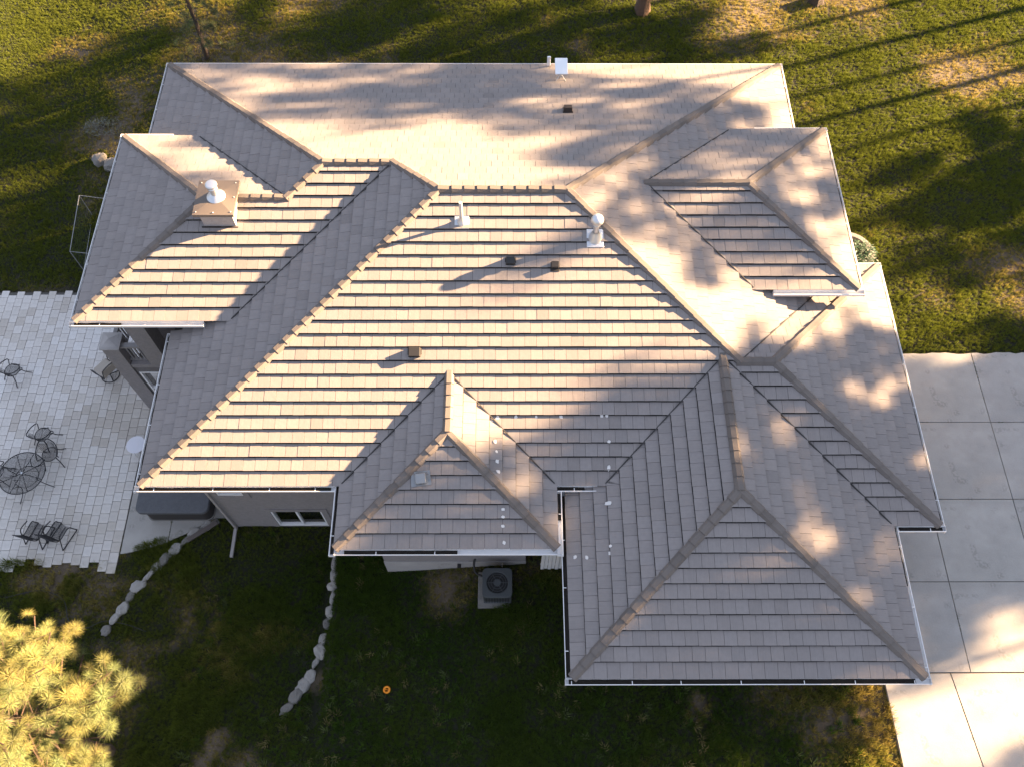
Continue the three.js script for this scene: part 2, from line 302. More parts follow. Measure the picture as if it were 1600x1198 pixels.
function clipRect(poly, s0, s1, t0, t1) { // outline in (s,t) cut to a rectangle
  const cut = (p, f) => { const o = []; for (let i = 0; i < p.length; i++) { const a = p[i], b = p[(i + 1) % p.length], fa = f(a), fb = f(b); if (fa >= 0) o.push(a); if ((fa >= 0) !== (fb >= 0)) { const k = fa / (fa - fb); o.push([a[0] + (b[0] - a[0]) * k, a[1] + (b[1] - a[1]) * k]); } } return o; };
  let p = cut(poly, (q) => q[0] - s0); if (p.length) p = cut(p, (q) => s1 - q[0]); if (p.length) p = cut(p, (q) => q[1] - t0); if (p.length) p = cut(p, (q) => t1 - q[1]);
  return p;
}
const polyArea = (p) => { let a = 0; for (let i = 0; i < p.length; i++) { const q = p[(i + 1) % p.length]; a += p[i][0] * q[1] - q[0] * p[i][1]; } return a / 2; };

const house = thing('house', 'large house with stepped hip roofs of flat grey-brown concrete tiles', 'house');
const roof = new THREE.Group(); roof.name = 'roof'; roof.userData.label = 'hip roof of flat concrete tiles with ridge caps'; house.add(roof);
const EXP = 0.3324, TW = 0.302, LAP = -0.024, BUTT = 0.08, HEAD = 0.026, THICK = 0.034;
const toneOf = () => { const n = rr(-1, 1), b = 1 + 0.06 * n + (rnd() < 0.07 ? -0.09 : 0), w = rr(-0.008, 0.008); return [0.252 * b * (1 + w), 0.229 * b, 0.217 * b * (1 - w)]; };
{
  // slab under the tiles
  const deckG = [];
  for (const s of slopes) {
    const f = slopeFrame(s), st = s.poly.map(f.st), tris = THREE.ShapeUtils.triangulateShape(st.map(([a, b]) => new THREE.Vector2(a, b)), []), pos = [];
    for (const tr of tris) { const q = tr.map((i) => f.at(st[i][0], st[i][1], -0.012)); const n = q[1].clone().sub(q[0]).cross(q[2].clone().sub(q[0])); if (n.y < 0) q.reverse(); for (const v of q) pos.push(v.x, v.y, v.z); }
    const g = new THREE.BufferGeometry(); g.setAttribute('position', new THREE.Float32BufferAttribute(pos, 3)); g.computeVertexNormals(); deckG.push(g);
  }
  part('roof_deck', deckG, M.deck, roof);

  const tiles = [];
  for (const s of slopes) {
    const f = slopeFrame(s), st = s.poly.map(f.st), S = Math.max(...st.map((p) => p[0])), t0 = Math.min(...st.map((p) => p[1])), t1 = Math.max(...st.map((p) => p[1]));
    const shift = rr(0, TW);
    for (let row = 0; row * EXP < S; row++) {
      const s0 = row * EXP - (row ? 0 : 0.035), s1 = (row + 1) * EXP + LAP;
      for (let c = 0, t = t0 - shift - (row % 2 ? TW / 2 : 0) + rr(-0.01, 0.01); t < t1; t += TW, c++) {
        const poly = row ? st : st.map(([a, b]) => [a < 0.001 ? -0.06 : a, b]);
        const p = clipRect(poly, s0, s1, t + 0.0035, t + TW - 0.0035), ar = p.length > 2 ? Math.abs(polyArea(p)) : 0;
        if (ar < 0.002) continue;
        // leave out what lies buried under another slope
        let buried = true;
        for (const q of p) { const w = f.at(q[0], q[1]); const top = w.y - E0; if (!slopes.some((o) => o !== s && inside(o.poly, w.x, w.z) && heightOf(o, w.x, w.z) > top + 0.12)) { buried = false; break; } }
        if (buried) continue;
        const c0 = f.at((s0 + s1) / 2, t + TW / 2), dist = c0.distanceTo(camera.position), facing = f.normal.dot(camera.position.clone().sub(c0).normalize());
        const hidden = slopes.some((o) => o !== s && inside(o.poly, c0.x, c0.z) && heightOf(o, c0.x, c0.z) > c0.y - E0 + 0.02);
        tiles.push({ s, f, p, s0, s1, t, full: !hidden && Math.abs(ar - (s1 - s0) * (TW - 0.007)) < 1e-4 && row > 0, score: facing / (dist * dist) });
      }
    }
  }
  const order = tiles.filter((q) => q.full).sort((a, b) => b.score - a.score).slice(0, 296), single = new Set(order);
  const k = Math.hypot(1, m);
  const shell = (outline, bottom, topOf, tone, out, uvo) => { // outline in (s,t), counted so that the top faces up
    const P = outline.map((q) => topOf(q, 0)), Q = outline.map((q) => topOf(q, -THICK));
    const put = (v, u, w) => { out.pos.push(v.x, v.y, v.z); out.uv.push(u, w); out.col.push(...tone); };
    for (let i = 1; i + 1 < P.length; i++) for (const j of [0, i, i + 1]) put(P[j], outline[j][1] + uvo, outline[j][0] + uvo);
    for (let i = 0; i < P.length; i++) { const j = (i + 1) % P.length; for (const v of [P[i], Q[i], P[j], P[j], Q[i], Q[j]]) put(v, outline[i][1] + uvo, outline[i][0] + uvo); }
  };
  const build = (out) => { const g = new THREE.BufferGeometry(); g.setAttribute('position', new THREE.Float32BufferAttribute(out.pos, 3)); g.setAttribute('uv', new THREE.Float32BufferAttribute(out.uv, 2)); g.setAttribute('color', new THREE.Float32BufferAttribute(out.col, 3)); g.computeVertexNormals(); return g; };
  // shared whole-tile shapes: x along the eave, y out of the slope, z down the slope
  const variants = [];
  for (let v = 0; v < 14; v++) {
    const out = { pos: [], uv: [], col: [] }, L = (EXP + LAP) * k, uvo = rr(0, 5), c = 0.006;
    const outline = [[0, c], [0, TW - 0.007 - c], [c, TW - 0.007], [L, TW - 0.007], [L, 0], [c, 0]];
    shell(outline, 0, (q, up) => V(q[1] - TW / 2 + 0.0035, BUTT + (HEAD - BUTT) * q[0] / L + up, -q[0]), toneOf(), out, uvo);
    variants.push(build(out));
  }
  const rest = { pos: [], uv: [], col: [] };
  for (const q of tiles) {
    const lift = rr(-0.0015, 0.002), tilt = rr(-0.0018, 0.0018), slide = rr(-0.003, 0.003);
    if (single.has(q)) {
      const o = part('roof_tile', variants[Math.floor(rnd() * variants.length)], M.tile, roof), b = q.f.at(q.s0 + slide, q.t + TW / 2);
      const mt = new THREE.Matrix4().makeBasis(q.f.along, q.f.normal, q.f.along.clone().cross(q.f.normal));
      o.quaternion.setFromRotationMatrix(mt); o.position.copy(b).addScaledVector(q.f.normal, lift); o.rotateZ(tilt * 2);
      continue;
    }
    let p = q.p; if (polyArea(p) > 0) p = p.slice().reverse();
    const uvo = rr(0, 5);
    shell(p, 0, ([sv, tv], up) => q.f.at(sv + slide, tv, BUTT + (HEAD - BUTT) * (sv - q.s0) / (q.s1 - q.s0) + lift + tilt * (tv - q.t) / TW * 2 + up), toneOf(), rest, uvo);
  }
  // orient check: top faces must point up
  const g = build(rest); part('roof_tiles', g, M.tile, roof, 'stuff');
  console.log('tiles', tiles.length, 'single', order.length);

  // ridge and hip caps
  const P3d = (p, h) => V(p[0], E0 + h, p[1]);
  const lines = [ // [low or left end, high end, kind]
    [P3d([xL, zf], 0), P3d(K.P3, m * a0), 'hip'], [P3d(K.P2, hP), P3d(K.P3, m * a0), 'hip'], [P3d(K.A, 0), P3d(K.P1, hP), 'hip'], [P3d(K.B, 0), P3d(K.P4, m * a0), 'hip'],
    [P3d(K.R2s, h4), P3d(K.P4, m * a0), 'hip'], [P3d(K.LLr, dL + m * a2), P3d(K.P1, hP), 'hip'],
    [P3d([xL2, zb2], dL), P3d(K.LLe, dL + m * a2), 'hip'], [P3d([xL2, zl], dL), P3d(K.LLe, dL + m * a2), 'hip'],
    [P3d([xR1, zb3], dR), P3d(K.R1r, dR + m * a3), 'hip'], [P3d([xR1, zf3], dR), P3d(K.R1r, dR + m * a3), 'hip'],
    [P3d([xR2, zb4], -dH), P3d(K.R2r, h4), 'hip'], [P3d([xR2, zf2], -dH), P3d(K.R2r, h4), 'hip'],
    [P3d([xg0, zg], -dH), P3d(K.Ge, hg), 'hip'], [P3d([xg1, zg], -dH), P3d(K.Ge, hg), 'hip'], [P3d([xs0, zs], 0), P3d(K.Se, hs), 'hip'], [P3d([xs1, zs], 0), P3d(K.Se, hs), 'hip'],
    [P3d(K.P3, m * a0), P3d(K.P4, m * a0), 'ridge'], [P3d(K.P1, hP), P3d(K.P2, hP), 'ridge'], [P3d(K.LLe, dL + m * a2), P3d(K.LLr, dL + m * a2), 'ridge'],
    [P3d(K.R1r, dR + m * a3), P3d(K.R1s, dR + m * a3), 'ridge'], [P3d(K.R2r, h4), P3d(K.R2s, h4), 'ridge'], [P3d(K.Ge, hg), P3d(K.Gs, hg), 'ridge'], [P3d(K.Se, hs), P3d(K.Ss, hs), 'ridge'],
  ];
  const capGeo = (slopeAcross, tone) => { // z runs up the line, butt at z = 0
    const W = 0.125, flat = 0.062, drop = 0.07 + 0.0 * slopeAcross, th = 0.026, Lc = 0.40, out = { pos: [], uv: [], col: [] };
    const prof = (lift) => [[-W, -drop], [-flat, 0], [flat, 0], [W, -drop]].map(([x, y]) => [x, y + lift]);
    const A = prof(0.122), B = prof(0.09), put = (...vs) => { for (const v of vs) { out.pos.push(...v); out.uv.push(v[2] * 1 + v[0], v[0] * 2); out.col.push(...tone); } };
    const quad = (a, b, c, d) => put(a, b, c, a, c, d);
    for (let i = 0; i < 3; i++) quad([...A[i], 0], [...A[i + 1], 0], [...B[i + 1], Lc], [...B[i], Lc]);
    for (let i = 0; i < 3; i++) quad([A[i][0], A[i][1] - th, 0], [A[i + 1][0], A[i + 1][1] - th, 0], [...A[i + 1], 0], [...A[i], 0]);
    quad([A[0][0], A[0][1] - th, 0], [...A[0], 0], [...B[0], Lc], [B[0][0], B[0][1] - th, Lc]);
    quad([...A[3], 0], [A[3][0], A[3][1] - th, 0], [B[3][0], B[3][1] - th, Lc], [...B[3], Lc]);
    const g = build(out); g.scale(-1, 1, 1); // keep the faces outward after the frame below
    const p = g.attributes.position; for (let i = 0; i < p.count; i += 3) for (const at of Object.values(g.attributes)) { const n = at.itemSize, t = []; for (let q = 0; q < n; q++) { t.push(at.array[(i + 1) * n + q]); at.array[(i + 1) * n + q] = at.array[(i + 2) * n + q]; at.array[(i + 2) * n + q] = t[q]; } }
    g.computeVertexNormals(); return g;
  };
  const capTone = () => { const b = 1 + rr(-0.1, 0.1); return [0.15 * b, 0.131 * b, 0.117 * b]; };
  const capVar = { hip: Array.from({ length: 5 }, () => capGeo(m / Math.SQRT2, capTone())), ridge: Array.from({ length: 5 }, () => capGeo(m, capTone())) };
  const caps = [];
  for (const [a, b, kind] of lines) {
    const d = b.clone().sub(a), len = d.length(); d.normalize();
    const X = V(0, 1, 0).cross(d).normalize(), Y = d.clone().cross(X).normalize();
    const n = Math.max(1, Math.round((len - 0.02) / 0.335)), stp = len / n;
    for (let i = 0; i < n; i++) {
      const p = a.clone().addScaledVector(d, i * stp - (i ? 0 : 0.03) + rr(-0.008, 0.008));
      if (slopes.some((o) => inside(o.poly, p.x + d.x * 0.2, p.z + d.z * 0.2) && heightOf(o, p.x + d.x * 0.2, p.z + d.z * 0.2) > p.y - E0 + 0.2)) continue;
      caps.push({ p, d, X, Y, kind, dist: p.distanceTo(camera.position) });
    }
  }
  caps.sort((a, b) => a.dist - b.dist);
  const left = [];
  caps.forEach((c, i) => {
    const g = capVar[c.kind][Math.floor(rnd() * 5)], mt = new THREE.Matrix4().makeBasis(c.X, c.Y, c.d).setPosition(c.p);
    if (i < 290) { const o = part('ridge_cap', g, M.tile, roof); o.position.copy(c.p); o.quaternion.setFromRotationMatrix(mt); o.rotateZ(rr(-0.03, 0.03)); o.rotateY(rr(-0.012, 0.012)); }
    else left.push(g.clone().applyMatrix4(mt));
  });
  if (left.length) part('far_ridge_caps', mergeGeometries(left), M.tile, roof, 'stuff');
  console.log('caps', caps.length);

  // strips added along the valleys, coloured dark like the shadowed gap between cut tiles
  const valleys = [[K.Gs, hg, [xg0 + dH / m, zf], 0], [K.Gs, hg, [xg1, zf2], -dH], [K.Ss, hs, [xs0, zf], 0], [K.Ss, hs, [xs1, zf], 0], [K.P2, hP, [xL + dL / m, zl], dL], [K.LLr, dL + m * a2, [xL1 + dL / m, zb2], dL],
    [K.R1s, dR + m * a3, [xR - dR / m, zb3], dR], [K.R1s, dR + m * a3, [xR - dR / m, zf3], dR], [K.R2s, h4, [xR, zb4 + dH / m], 0]];
  const valleyMat = std([0.035, 0.033, 0.032], 0.8);
  for (const [p, hp, q2, hq] of valleys) {
    const a = P3d(p, hp + 0.071), b = P3d(q2, hq + 0.071), d = b.clone().sub(a), len = d.length(), g = new THREE.BoxGeometry(0.026, 0.03, len); d.normalize();
    const X = V(0, 1, 0).cross(d).normalize(), o = part('valley_gap_strip', g, valleyMat, roof);
    o.quaternion.setFromRotationMatrix(new THREE.Matrix4().makeBasis(X, d.clone().cross(X), d)); o.position.copy(a).add(b).multiplyScalar(0.5);
  }

  // white sealant dabs on the tiles
  const dabs = [[-0.25, -0.81, 0], [0.21, -0.83, 0], [0.73, -0.83, 0], [1.36, -0.83, 0], [2.39, -0.86, 0], [2.52, -0.86, 0], [2.56, -0.24, 0], [2.54, 0.39, 0], [-0.42, -0.7, 0],
    [2.52, 1.31, 14], [2.51, 2.4, 14], [2.47, 2.56, 14], [1.66, 2.58, 14], [1.94, 2.62, 14], [-0.32, -0.15, 18], [-0.29, 0.12, 18], [-0.27, 0.38, 18], [-0.24, 0.65, 18], [-0.11, 1.54, 19], [-0.11, 1.71, 19], [-0.11, 1.92, 19], [-0.08, 2.29, 19]];
  const dabMat = std([0.62, 0.60, 0.57], 0.8);
  for (const [x, z, si] of dabs) {
    const s = slopes[si], f = slopeFrame(s), st = f.st([x, z]), row = Math.floor(st[0] / EXP), fr = (st[0] - row * EXP) / (EXP + LAP);
    const sh = new THREE.Shape(), r0 = rr(0.035, 0.055), el = rnd() < 0.25 ? 1.9 : 1;
    for (let i = 0; i < 11; i++) { const a = i / 11 * Math.PI * 2, r = r0 * rr(0.8, 1.2); if (i) sh.lineTo(Math.cos(a) * r, Math.sin(a) * r * el); else sh.moveTo(Math.cos(a) * r, Math.sin(a) * r * el); }
    const g = new THREE.ExtrudeGeometry(sh, { depth: 0.004, bevelEnabled: false }); g.rotateX(-Math.PI / 2);
    const o = part('sealant_dab', g, dabMat, roof), mt = new THREE.Matrix4().makeBasis(f.along, f.normal, f.along.clone().cross(f.normal));
    o.quaternion.setFromRotationMatrix(mt); o.rotateX(Math.atan((BUTT - HEAD) / 0.39)); o.position.copy(f.at(st[0], st[1], BUTT + (HEAD - BUTT) * fr + 0.005));
  }
}

// gutters: white troughs with hangers, most of them filled with dark leaf litter
function gutter(x0, z0, x1, z1, out, h, litter = [[0, 1]], trimA = 0, trimB = 0) {
  const g = new THREE.Group(); g.name = 'gutter'; house.add(g);
  const L = Math.hypot(x1 - x0, z1 - z0), y = E0 + h - 0.02;
  // local: x along, z outwards
  const prof = [[0.0, 0.05], [0.006, 0.05], [0.006, -0.095], [0.105, -0.095], [0.128, -0.02], [0.128, 0.0], [0.124, 0.0], [0.124, 0.010], [0.140, 0.010], [0.140, -0.025], [0.115, -0.115], [0.0, -0.115]];
  const sh = new THREE.Shape(prof.map(([a, b]) => new THREE.Vector2(a, b)));
  const e = new THREE.ExtrudeGeometry(sh, { depth: L + trimA + trimB, bevelEnabled: false }); // x out, y up, z along
  const d = V((x1 - x0) / L, 0, (z1 - z0) / L), o = V(...out), mt = new THREE.Matrix4().makeBasis(o, V(0, 1, 0), o.clone().cross(V(0, 1, 0)));
  const flip = o.clone().cross(V(0, 1, 0)).dot(d) < 0;
  const start = flip ? V(x1, y, z1).addScaledVector(d, trimB) : V(x0, y, z0).addScaledVector(d, -trimA);
  g.position.copy(start).addScaledVector(o, 0.035); g.quaternion.setFromRotationMatrix(mt);
  part('trough', e, M.white, g);
  const tot = L + trimA + trimB;
  for (const [a, b] of litter) {
    const n = Math.max(2, Math.round((b - a) * tot / 0.15)), top = [];
    const pg = new THREE.PlaneGeometry(0.112, (b - a) * tot, 3, n); pg.rotateX(-Math.PI / 2);
    const p = pg.attributes.position; for (let i = 0; i < p.count; i++) p.setY(i, rr(-0.02, 0.012));
    pg.translate(0.062, -0.052, (flip ? 1 - (a + b) / 2 : (a + b) / 2) * tot); pg.computeVertexNormals();
    part('leaf_litter', metreUV(pg), M.debris, g);
  }
  for (let q = rr(0.3, 0.9); q < tot; q += rr(1.1, 1.5)) part('hanger', box(0.05, 0.139, -0.004, 0.006, q - 0.009, q + 0.009), M.white, g);
  part('end_cap', box(0.0, 0.146, -0.115, 0.01, -0.004, 0.0), M.white, g); part('end_cap', box(0.0, 0.146, -0.115, 0.01, tot, tot + 0.004), M.white, g);
  return g;
}
const O = 0.035 + 0.146, I = 0.03;
gutter(xL, zf, xs0, zf, [0, 0, 1], 0, [[0.02, 0.98]], O, -O - 0.004);
gutter(xs0, zf, xs0, zs, [-1, 0, 0], 0, [[0.03, 0.97]], -I + 0.06, O - 0.003);
gutter(xs0, zs, xs1, zs, [0, 0, 1], 0, [[0.04, 0.55]], O - 0.15, O - 0.15);
gutter(xs1, zf, xs1, zs, [1, 0, 0], 0, [[0.02, 0.45]], -O, O - 0.003);
gutter(xs1, zf, xg0 + dH / m - 0.2, zf, [0, 0, 1], 0, [[0.03, 0.7]], -0.004, 0);
gutter(xL, zl + 0.05, xL, zf, [-1, 0, 0], 0, [[0.01, 0.99]], 0, O - 0.15);
gutter(xL2, zl, -8.15, zl, [0, 0, 1], dL, [[0.03, 0.38]], O, 0);
gutter(xL2, zb2, xL2, zl, [-1, 0, 0], dL, [[0.01, 0.96]], O - 0.15, O - 0.15);
gutter(xL2, zb2, xL1 + 0.9, zb2, [0, 0, -1], dL, [[0.02, 0.6]], O, 0);
gutter(xL1, zb, xL1, zb2 - 0.2, [-1, 0, 0], 0, [[0.01, 0.99]], O - 0.15, 0);
gutter(xL1, zb, xR, zb, [0, 0, -1], 0, [[0.02, 0.98]], O, O);
gutter(xR, zb, xR, zb3 - 0.2, [1, 0, 0], 0, [[0.02, 0.98]], O - 0.15, 0);
gutter(xR - 1.4, zb3, xR1, zb3, [0, 0, -1], dR, [[0.3, 0.97]], 0, O);
gutter(xR1, zb3, xR1, zf3, [1, 0, 0], dR, [[0.03, 0.97]], O - 0.15, O - 0.15);
gutter(7.25, zf3, xR1, zf3, [0, 0, 1], dR, [], 0, O);
gutter(xR1 - 0.3, zb4, xR2, zb4, [0, 0, -1], -dH, [[0.02, 0.97]], 0, O);
gutter(xR2, zb4, xR2, zf2, [1, 0, 0], -dH, [[0.02, 0.98]], O - 0.15, O - 0.15);
gutter(xg1, zf2, xR2, zf2, [0, 0, 1], -dH, [[0.04, 0.96]], -O - 0.004, O);
gutter(xg1, zf2, xg1, zg, [1, 0, 0], -dH, [[0.02, 0.42]], -I + 0.06, O - 0.15);
gutter(xg0, zg, xg1, zg, [0, 0, 1], -dH, [[0.01, 0.96]], O, O);
gutter(xg0, zf + 0.06, xg0, zg, [-1, 0, 0], -dH, [[0.02, 0.99]], 0, O - 0.15);

// walls
function panel(a, b, y0, y1, fixed, axis, thick, holes, mat, name = 'wall', inward = -1) { // upright slab with openings; outer face at `fixed`
  const s = new THREE.Shape([new THREE.Vector2(a, y0), new THREE.Vector2(b, y0), new THREE.Vector2(b, y1), new THREE.Vector2(a, y1)]);
  for (const [p, q, r, t] of holes) s.holes.push(new THREE.Path([new THREE.Vector2(p, r), new THREE.Vector2(p, t), new THREE.Vector2(q, t), new THREE.Vector2(q, r)]));
  const g = new THREE.ExtrudeGeometry(s, { depth: thick, bevelEnabled: false });
  if (axis === 'z') g.translate(0, 0, inward < 0 ? fixed - thick : fixed); else { g.rotateY(-Math.PI / 2); g.translate(inward < 0 ? fixed : fixed + thick, 0, 0); }
  return part(name, metreUV(g), mat, house);
}
function windowAt(x0, x1, y0, y1, z, mullions, bars = []) { // faces +z
  const w = new THREE.Group(); w.name = 'window'; house.add(w);
  const fr = 0.055, g = [box(x0, x1, y0, y0 + fr, z - 0.09, z + 0.012), box(x0, x1, y1 - fr, y1, z - 0.09, z + 0.012), box(x0, x0 + fr, y0 + fr, y1 - fr, z - 0.09, z + 0.012), box(x1 - fr, x1, y0 + fr, y1 - fr, z - 0.09, z + 0.012)];
  for (const q of mullions) g.push(box(q - 0.03, q + 0.03, y0 + fr, y1 - fr, z - 0.08, z + 0.006));
  for (const q of bars) g.push(box(x0 + fr, x1 - fr, q - 0.025, q + 0.025, z - 0.078, z + 0.004));
  part('frame', g, M.white, w);
  const ed = [x0 + fr, ...mullions, x1 - fr];
  for (let i = 0; i + 1 < ed.length; i++) part('pane', box(ed[i] + 0.002, ed[i + 1] - 0.002, y0 + fr, y1 - fr, z - 0.05, z - 0.044), M.glass, w);
  return w;
}
{
  const top = E0 - 0.16, wz = zf - 0.79, wx = xL + 0.79;
  panel(wx, xs0 + 0.9, -2.7, top, wz, 'z', 0.2, [[-7.05, -5.52, -2.22, -0.9], [-8.2, -7.46, 0.4, 1.5]], M.stucco);
  panel(zl - 2, wz - 0.2, -2.7, top, wx, 'x', 0.2, [], M.stucco, 'wall', -1);
  part('wall', box(xs0 + 0.93, xR - 0.8, -1.6, top - 0.004, wz - 0.21, wz - 0.01), M.stucco, house);
  part('wall', box(xL + 1.2, xR - 0.81, -2.6, top - 0.002, zb + 0.8, zb + 1.0), M.stucco, house);
  part('wall', box(xR - 1.0, xR - 0.8, -0.4, top - 0.002, zb + 1.01, wz - 0.22), M.stucco, house);
  windowAt(-7.05, -5.52, -2.22, -0.9, wz, [-6.29]); windowAt(-8.2, -7.46, 0.4, 1.5, wz, []);
  const trim = (x0, x1, y0, y1) => { const t = 0.17; part('window_trim', [box(x0 - t, x1 + t, y1, y1 + t, wz, wz + 0.035), box(x0 - t, x0, y0, y1, wz, wz + 0.035), box(x1, x1 + t, y0, y1, wz, wz + 0.035), ...(y0 > -1 ? [box(x0 - t, x1 + t, y0 - t, y0, wz, wz + 0.035)] : [])], M.stucco, house); };
  trim(-7.05, -5.52, -2.22, -0.9); trim(-8.2, -7.46, 0.4, 1.5);
  part('floor', box(wx + 0.21, xs0 + 0.9, -2.45, -2.4, zb + 1.1, wz - 0.22), M.wood, house);
  // small front wing
  const sx0 = xs0 + 0.68, sx1 = xs1 - 0.68, sz = zs - 0.72;
  part('wall', box(sx0, sx1, -0.35, top - 0.006, wz + 0.01, sz), M.stucco, house);
  part('foundation_wall', box(sx0 - 0.02, sx1 + 0.02, -2.4, -0.352, wz + 0.012, sz + 0.02), M.foundation, house);
  part('wall_light', [box(-1.42, -1.32, -0.62, -0.5, sz + 0.02, sz + 0.12)], M.black, house);
  part('pipe', [bar([-0.15, -1.2, sz + 0.06], [-0.15, -0.4, sz + 0.06], 0.02), bar([0.15, -0.9, sz + 0.06], [-0.15, -0.75, sz + 0.06], 0.012)], M.galvDull, house);
  // garage and right wings
  part('wall', box(xg0 + 0.72, xg1 - 0.72, -0.6, E0 - dH - 0.16, wz + 0.014, zg - 0.72), M.stucco, house);
  part('wall', box(xR - 0.79, xR2 - 0.75, -0.4, E0 - dH - 0.164, zb4 + 0.75, zf2 - 0.75), M.stucco, house);
  part('wall', box(xR - 0.78, xR1 - 0.66, -0.4, E0 + dR - 0.16, zb3 + 0.72, zf3 - 0.72), M.stucco, house);
  // left wings, balcony side
  part('wall', box(xL2 + 0.8, wx + 0.5, -2.6, E0 + dL - 0.16, zb2 + 0.75, -5.75), M.stucco, house);
  part('wall', box(xL1 + 0.75, wx + 0.6, -2.6, top, zb + 0.82, zb2 + 0.74), M.stucco, house);
  // soffits
  const sof = (x0, x1, z0, z1, h, k) => part('soffit', box(x0 + 0.02, x1 - 0.02, E0 + h - 0.13 - k * 0.004, E0 + h - 0.1 - k * 0.004, z0 + 0.02, z1 - 0.02), M.soffit, house);
  sof(xL, xR, zl - 0.5, zf, 0, 0); sof(xL1, xR, zb, zl - 0.51, 0, 1); sof(xs0, xs1, zf + 0.01, zs, 0, 2); sof(xg0, xg1, zf - 0.7, zg, -dH, 3); sof(xR - 0.5, xR2, zb4, zf2, -dH, 4); sof(xR - 1.5, xR1, zb3, zf3, dR, 5); sof(xL2, xL + 1.0, zb2, zl, dL, 6);
  // lower storey under the balcony, with a window beside the pillar
  const bz = -4.15;
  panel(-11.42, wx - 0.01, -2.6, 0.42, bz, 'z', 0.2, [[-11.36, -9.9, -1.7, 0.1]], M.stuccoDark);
  windowAt(-11.36, -9.9, -1.7, 0.1, bz, [-10.6], [-0.95]);
  part('balcony_floor', Array.from({ length: 9 }, (_, i) => box(-11.3, wx - 0.02, 0.43, 0.46, -5.72 + i * 0.17, -5.72 + i * 0.17 + 0.155)), M.wood, house);
  part('band', box(-11.42, wx - 0.012, 0.425, 0.6, bz - 0.16, bz + 0.03), M.stucco, house);
  const rl = new THREE.Group(); rl.name = 'railing'; house.add(rl);
  part('rail', box(-11.42, -10.8, 1.42, 1.5, -4.36, -4.2), M.railing, rl); part('rail', box(-11.42, -10.8, 0.66, 0.71, -4.31, -4.25), M.railing, rl);
  for (let i = 0; i < 5; i++) part('slat', box(-11.34 + i * 0.115, -11.295 + i * 0.115, 0.71, 1.42, -4.3, -4.26), M.railing, rl);
  const rl2 = new THREE.Group(); rl2.name = 'railing'; house.add(rl2);
  part('rail', box(-11.72, -11.6, 1.42, 1.5, -5.74, -4.56), M.railing, rl2); part('rail', box(-11.69, -11.63, 0.66, 0.71, -5.74, -4.56), M.railing, rl2);
  for (let i = 0; i < 9; i++) part('slat', box(-11.68, -11.64, 0.71, 1.42, -5.68 + i * 0.125, -5.635 + i * 0.125), M.railing, rl2);
  part('pillar', box(-10.8, -10.25, 0.605, E0 + dL - 0.16, -4.62, -4.12), M.stucco, house);
  const pil = part('pillar', box(-11.92, -11.43, -2.34, 1.55, -4.6, -4.1), M.stucco, house);
  const cap = new THREE.ConeGeometry(0.42, 0.16, 4, 1); cap.rotateY(Math.PI / 4); cap.translate(-11.675, 1.68, -4.35);
  part('pillar_cap', [box(-11.96, -11.39, 1.553, 1.6, -4.64, -4.06), cap], M.foundation, pil);
  // downspout at the front-left corner with its outlet on the grass
  part('downspout', [box(wx - 0.075, wx - 0.005, -2.35, E0 - 0.2, wz + 0.005, wz + 0.095), box(wx - 0.09, wx + 0.0, -2.3, -2.22, wz + 0.1, wz + 1.0)], std([0.3, 0.28, 0.27], 0.7), house);
  part('downspout', [box(1.95, 2.03, -0.6, E0 - 0.15, wz + 0.02, wz + 0.11)], M.whiteTrim, house);
}
// chimney
{
  const c = new THREE.Group(); c.name = 'chimney'; c.userData.label = 'square stucco chimney with brown metal cover and round flue'; house.add(c);
  part('shaft', box(-8.27, -7.4, 4.0, 5.2, -7.12, -6.16), M.chimneyWall, c);
  const y = 5.2, x0 = -8.4, x1 = -7.3, z0 = -7.24, z1 = -6.05;
  const pos = [], P = [[x0, y + 0.09, z1], [x1, y + 0.09, z1], [x1, y + 0.09, z0], [x0, y + 0.09, z0]], top = [(x0 + x1) / 2, y + 0.15, (z0 + z1) / 2];
  for (let i = 0; i < 4; i++) pos.push(...P[i], ...P[(i + 1) % 4], ...top);
  const g = new THREE.BufferGeometry(); g.setAttribute('position', new THREE.Float32BufferAttribute(pos, 3)); g.computeVertexNormals();
  part('chase_cover', [box(x0, x1, y, y + 0.0885, z0, z1), g], M.chase, c);
  for (const [a, b] of [[0.08, 0.08], [0.92, 0.08], [0.08, 0.92], [0.92, 0.92], [0.5, 0.94], [0.94, 0.5]]) { const s = new THREE.SphereGeometry(0.018, 8, 6); s.translate(x0 + (x1 - x0) * a, y + 0.103, z0 + (z1 - z0) * b); part('screw', s, M.galv, c); }
  const f = [-7.84, y + 0.12, -6.66];
  const lathe = (pts) => { const l = new THREE.LatheGeometry(pts.map(([r, h]) => new THREE.Vector2(r, h)), 28); l.translate(...f); return l; };
  part('storm_collar', lathe([[0.25, 0], [0.25, 0.015], [0.11, 0.11], [0.1, 0.12]]), M.galv, c);
  part('flue', lathe([[0.1, 0.1], [0.1, 0.33], [0.13, 0.34], [0.13, 0.37], [0.09, 0.38], [0.09, 0.42]]), M.galv, c);
  part('flue_cap', lathe([[0.0, 0.52], [0.12, 0.515], [0.16, 0.49], [0.16, 0.44], [0.09, 0.41]]), M.galv, c);
  part('flashing', [box(-8.33, -7.34, 4.67, 4.69, -6.155, -6.1)], M.brownVent, c);
}
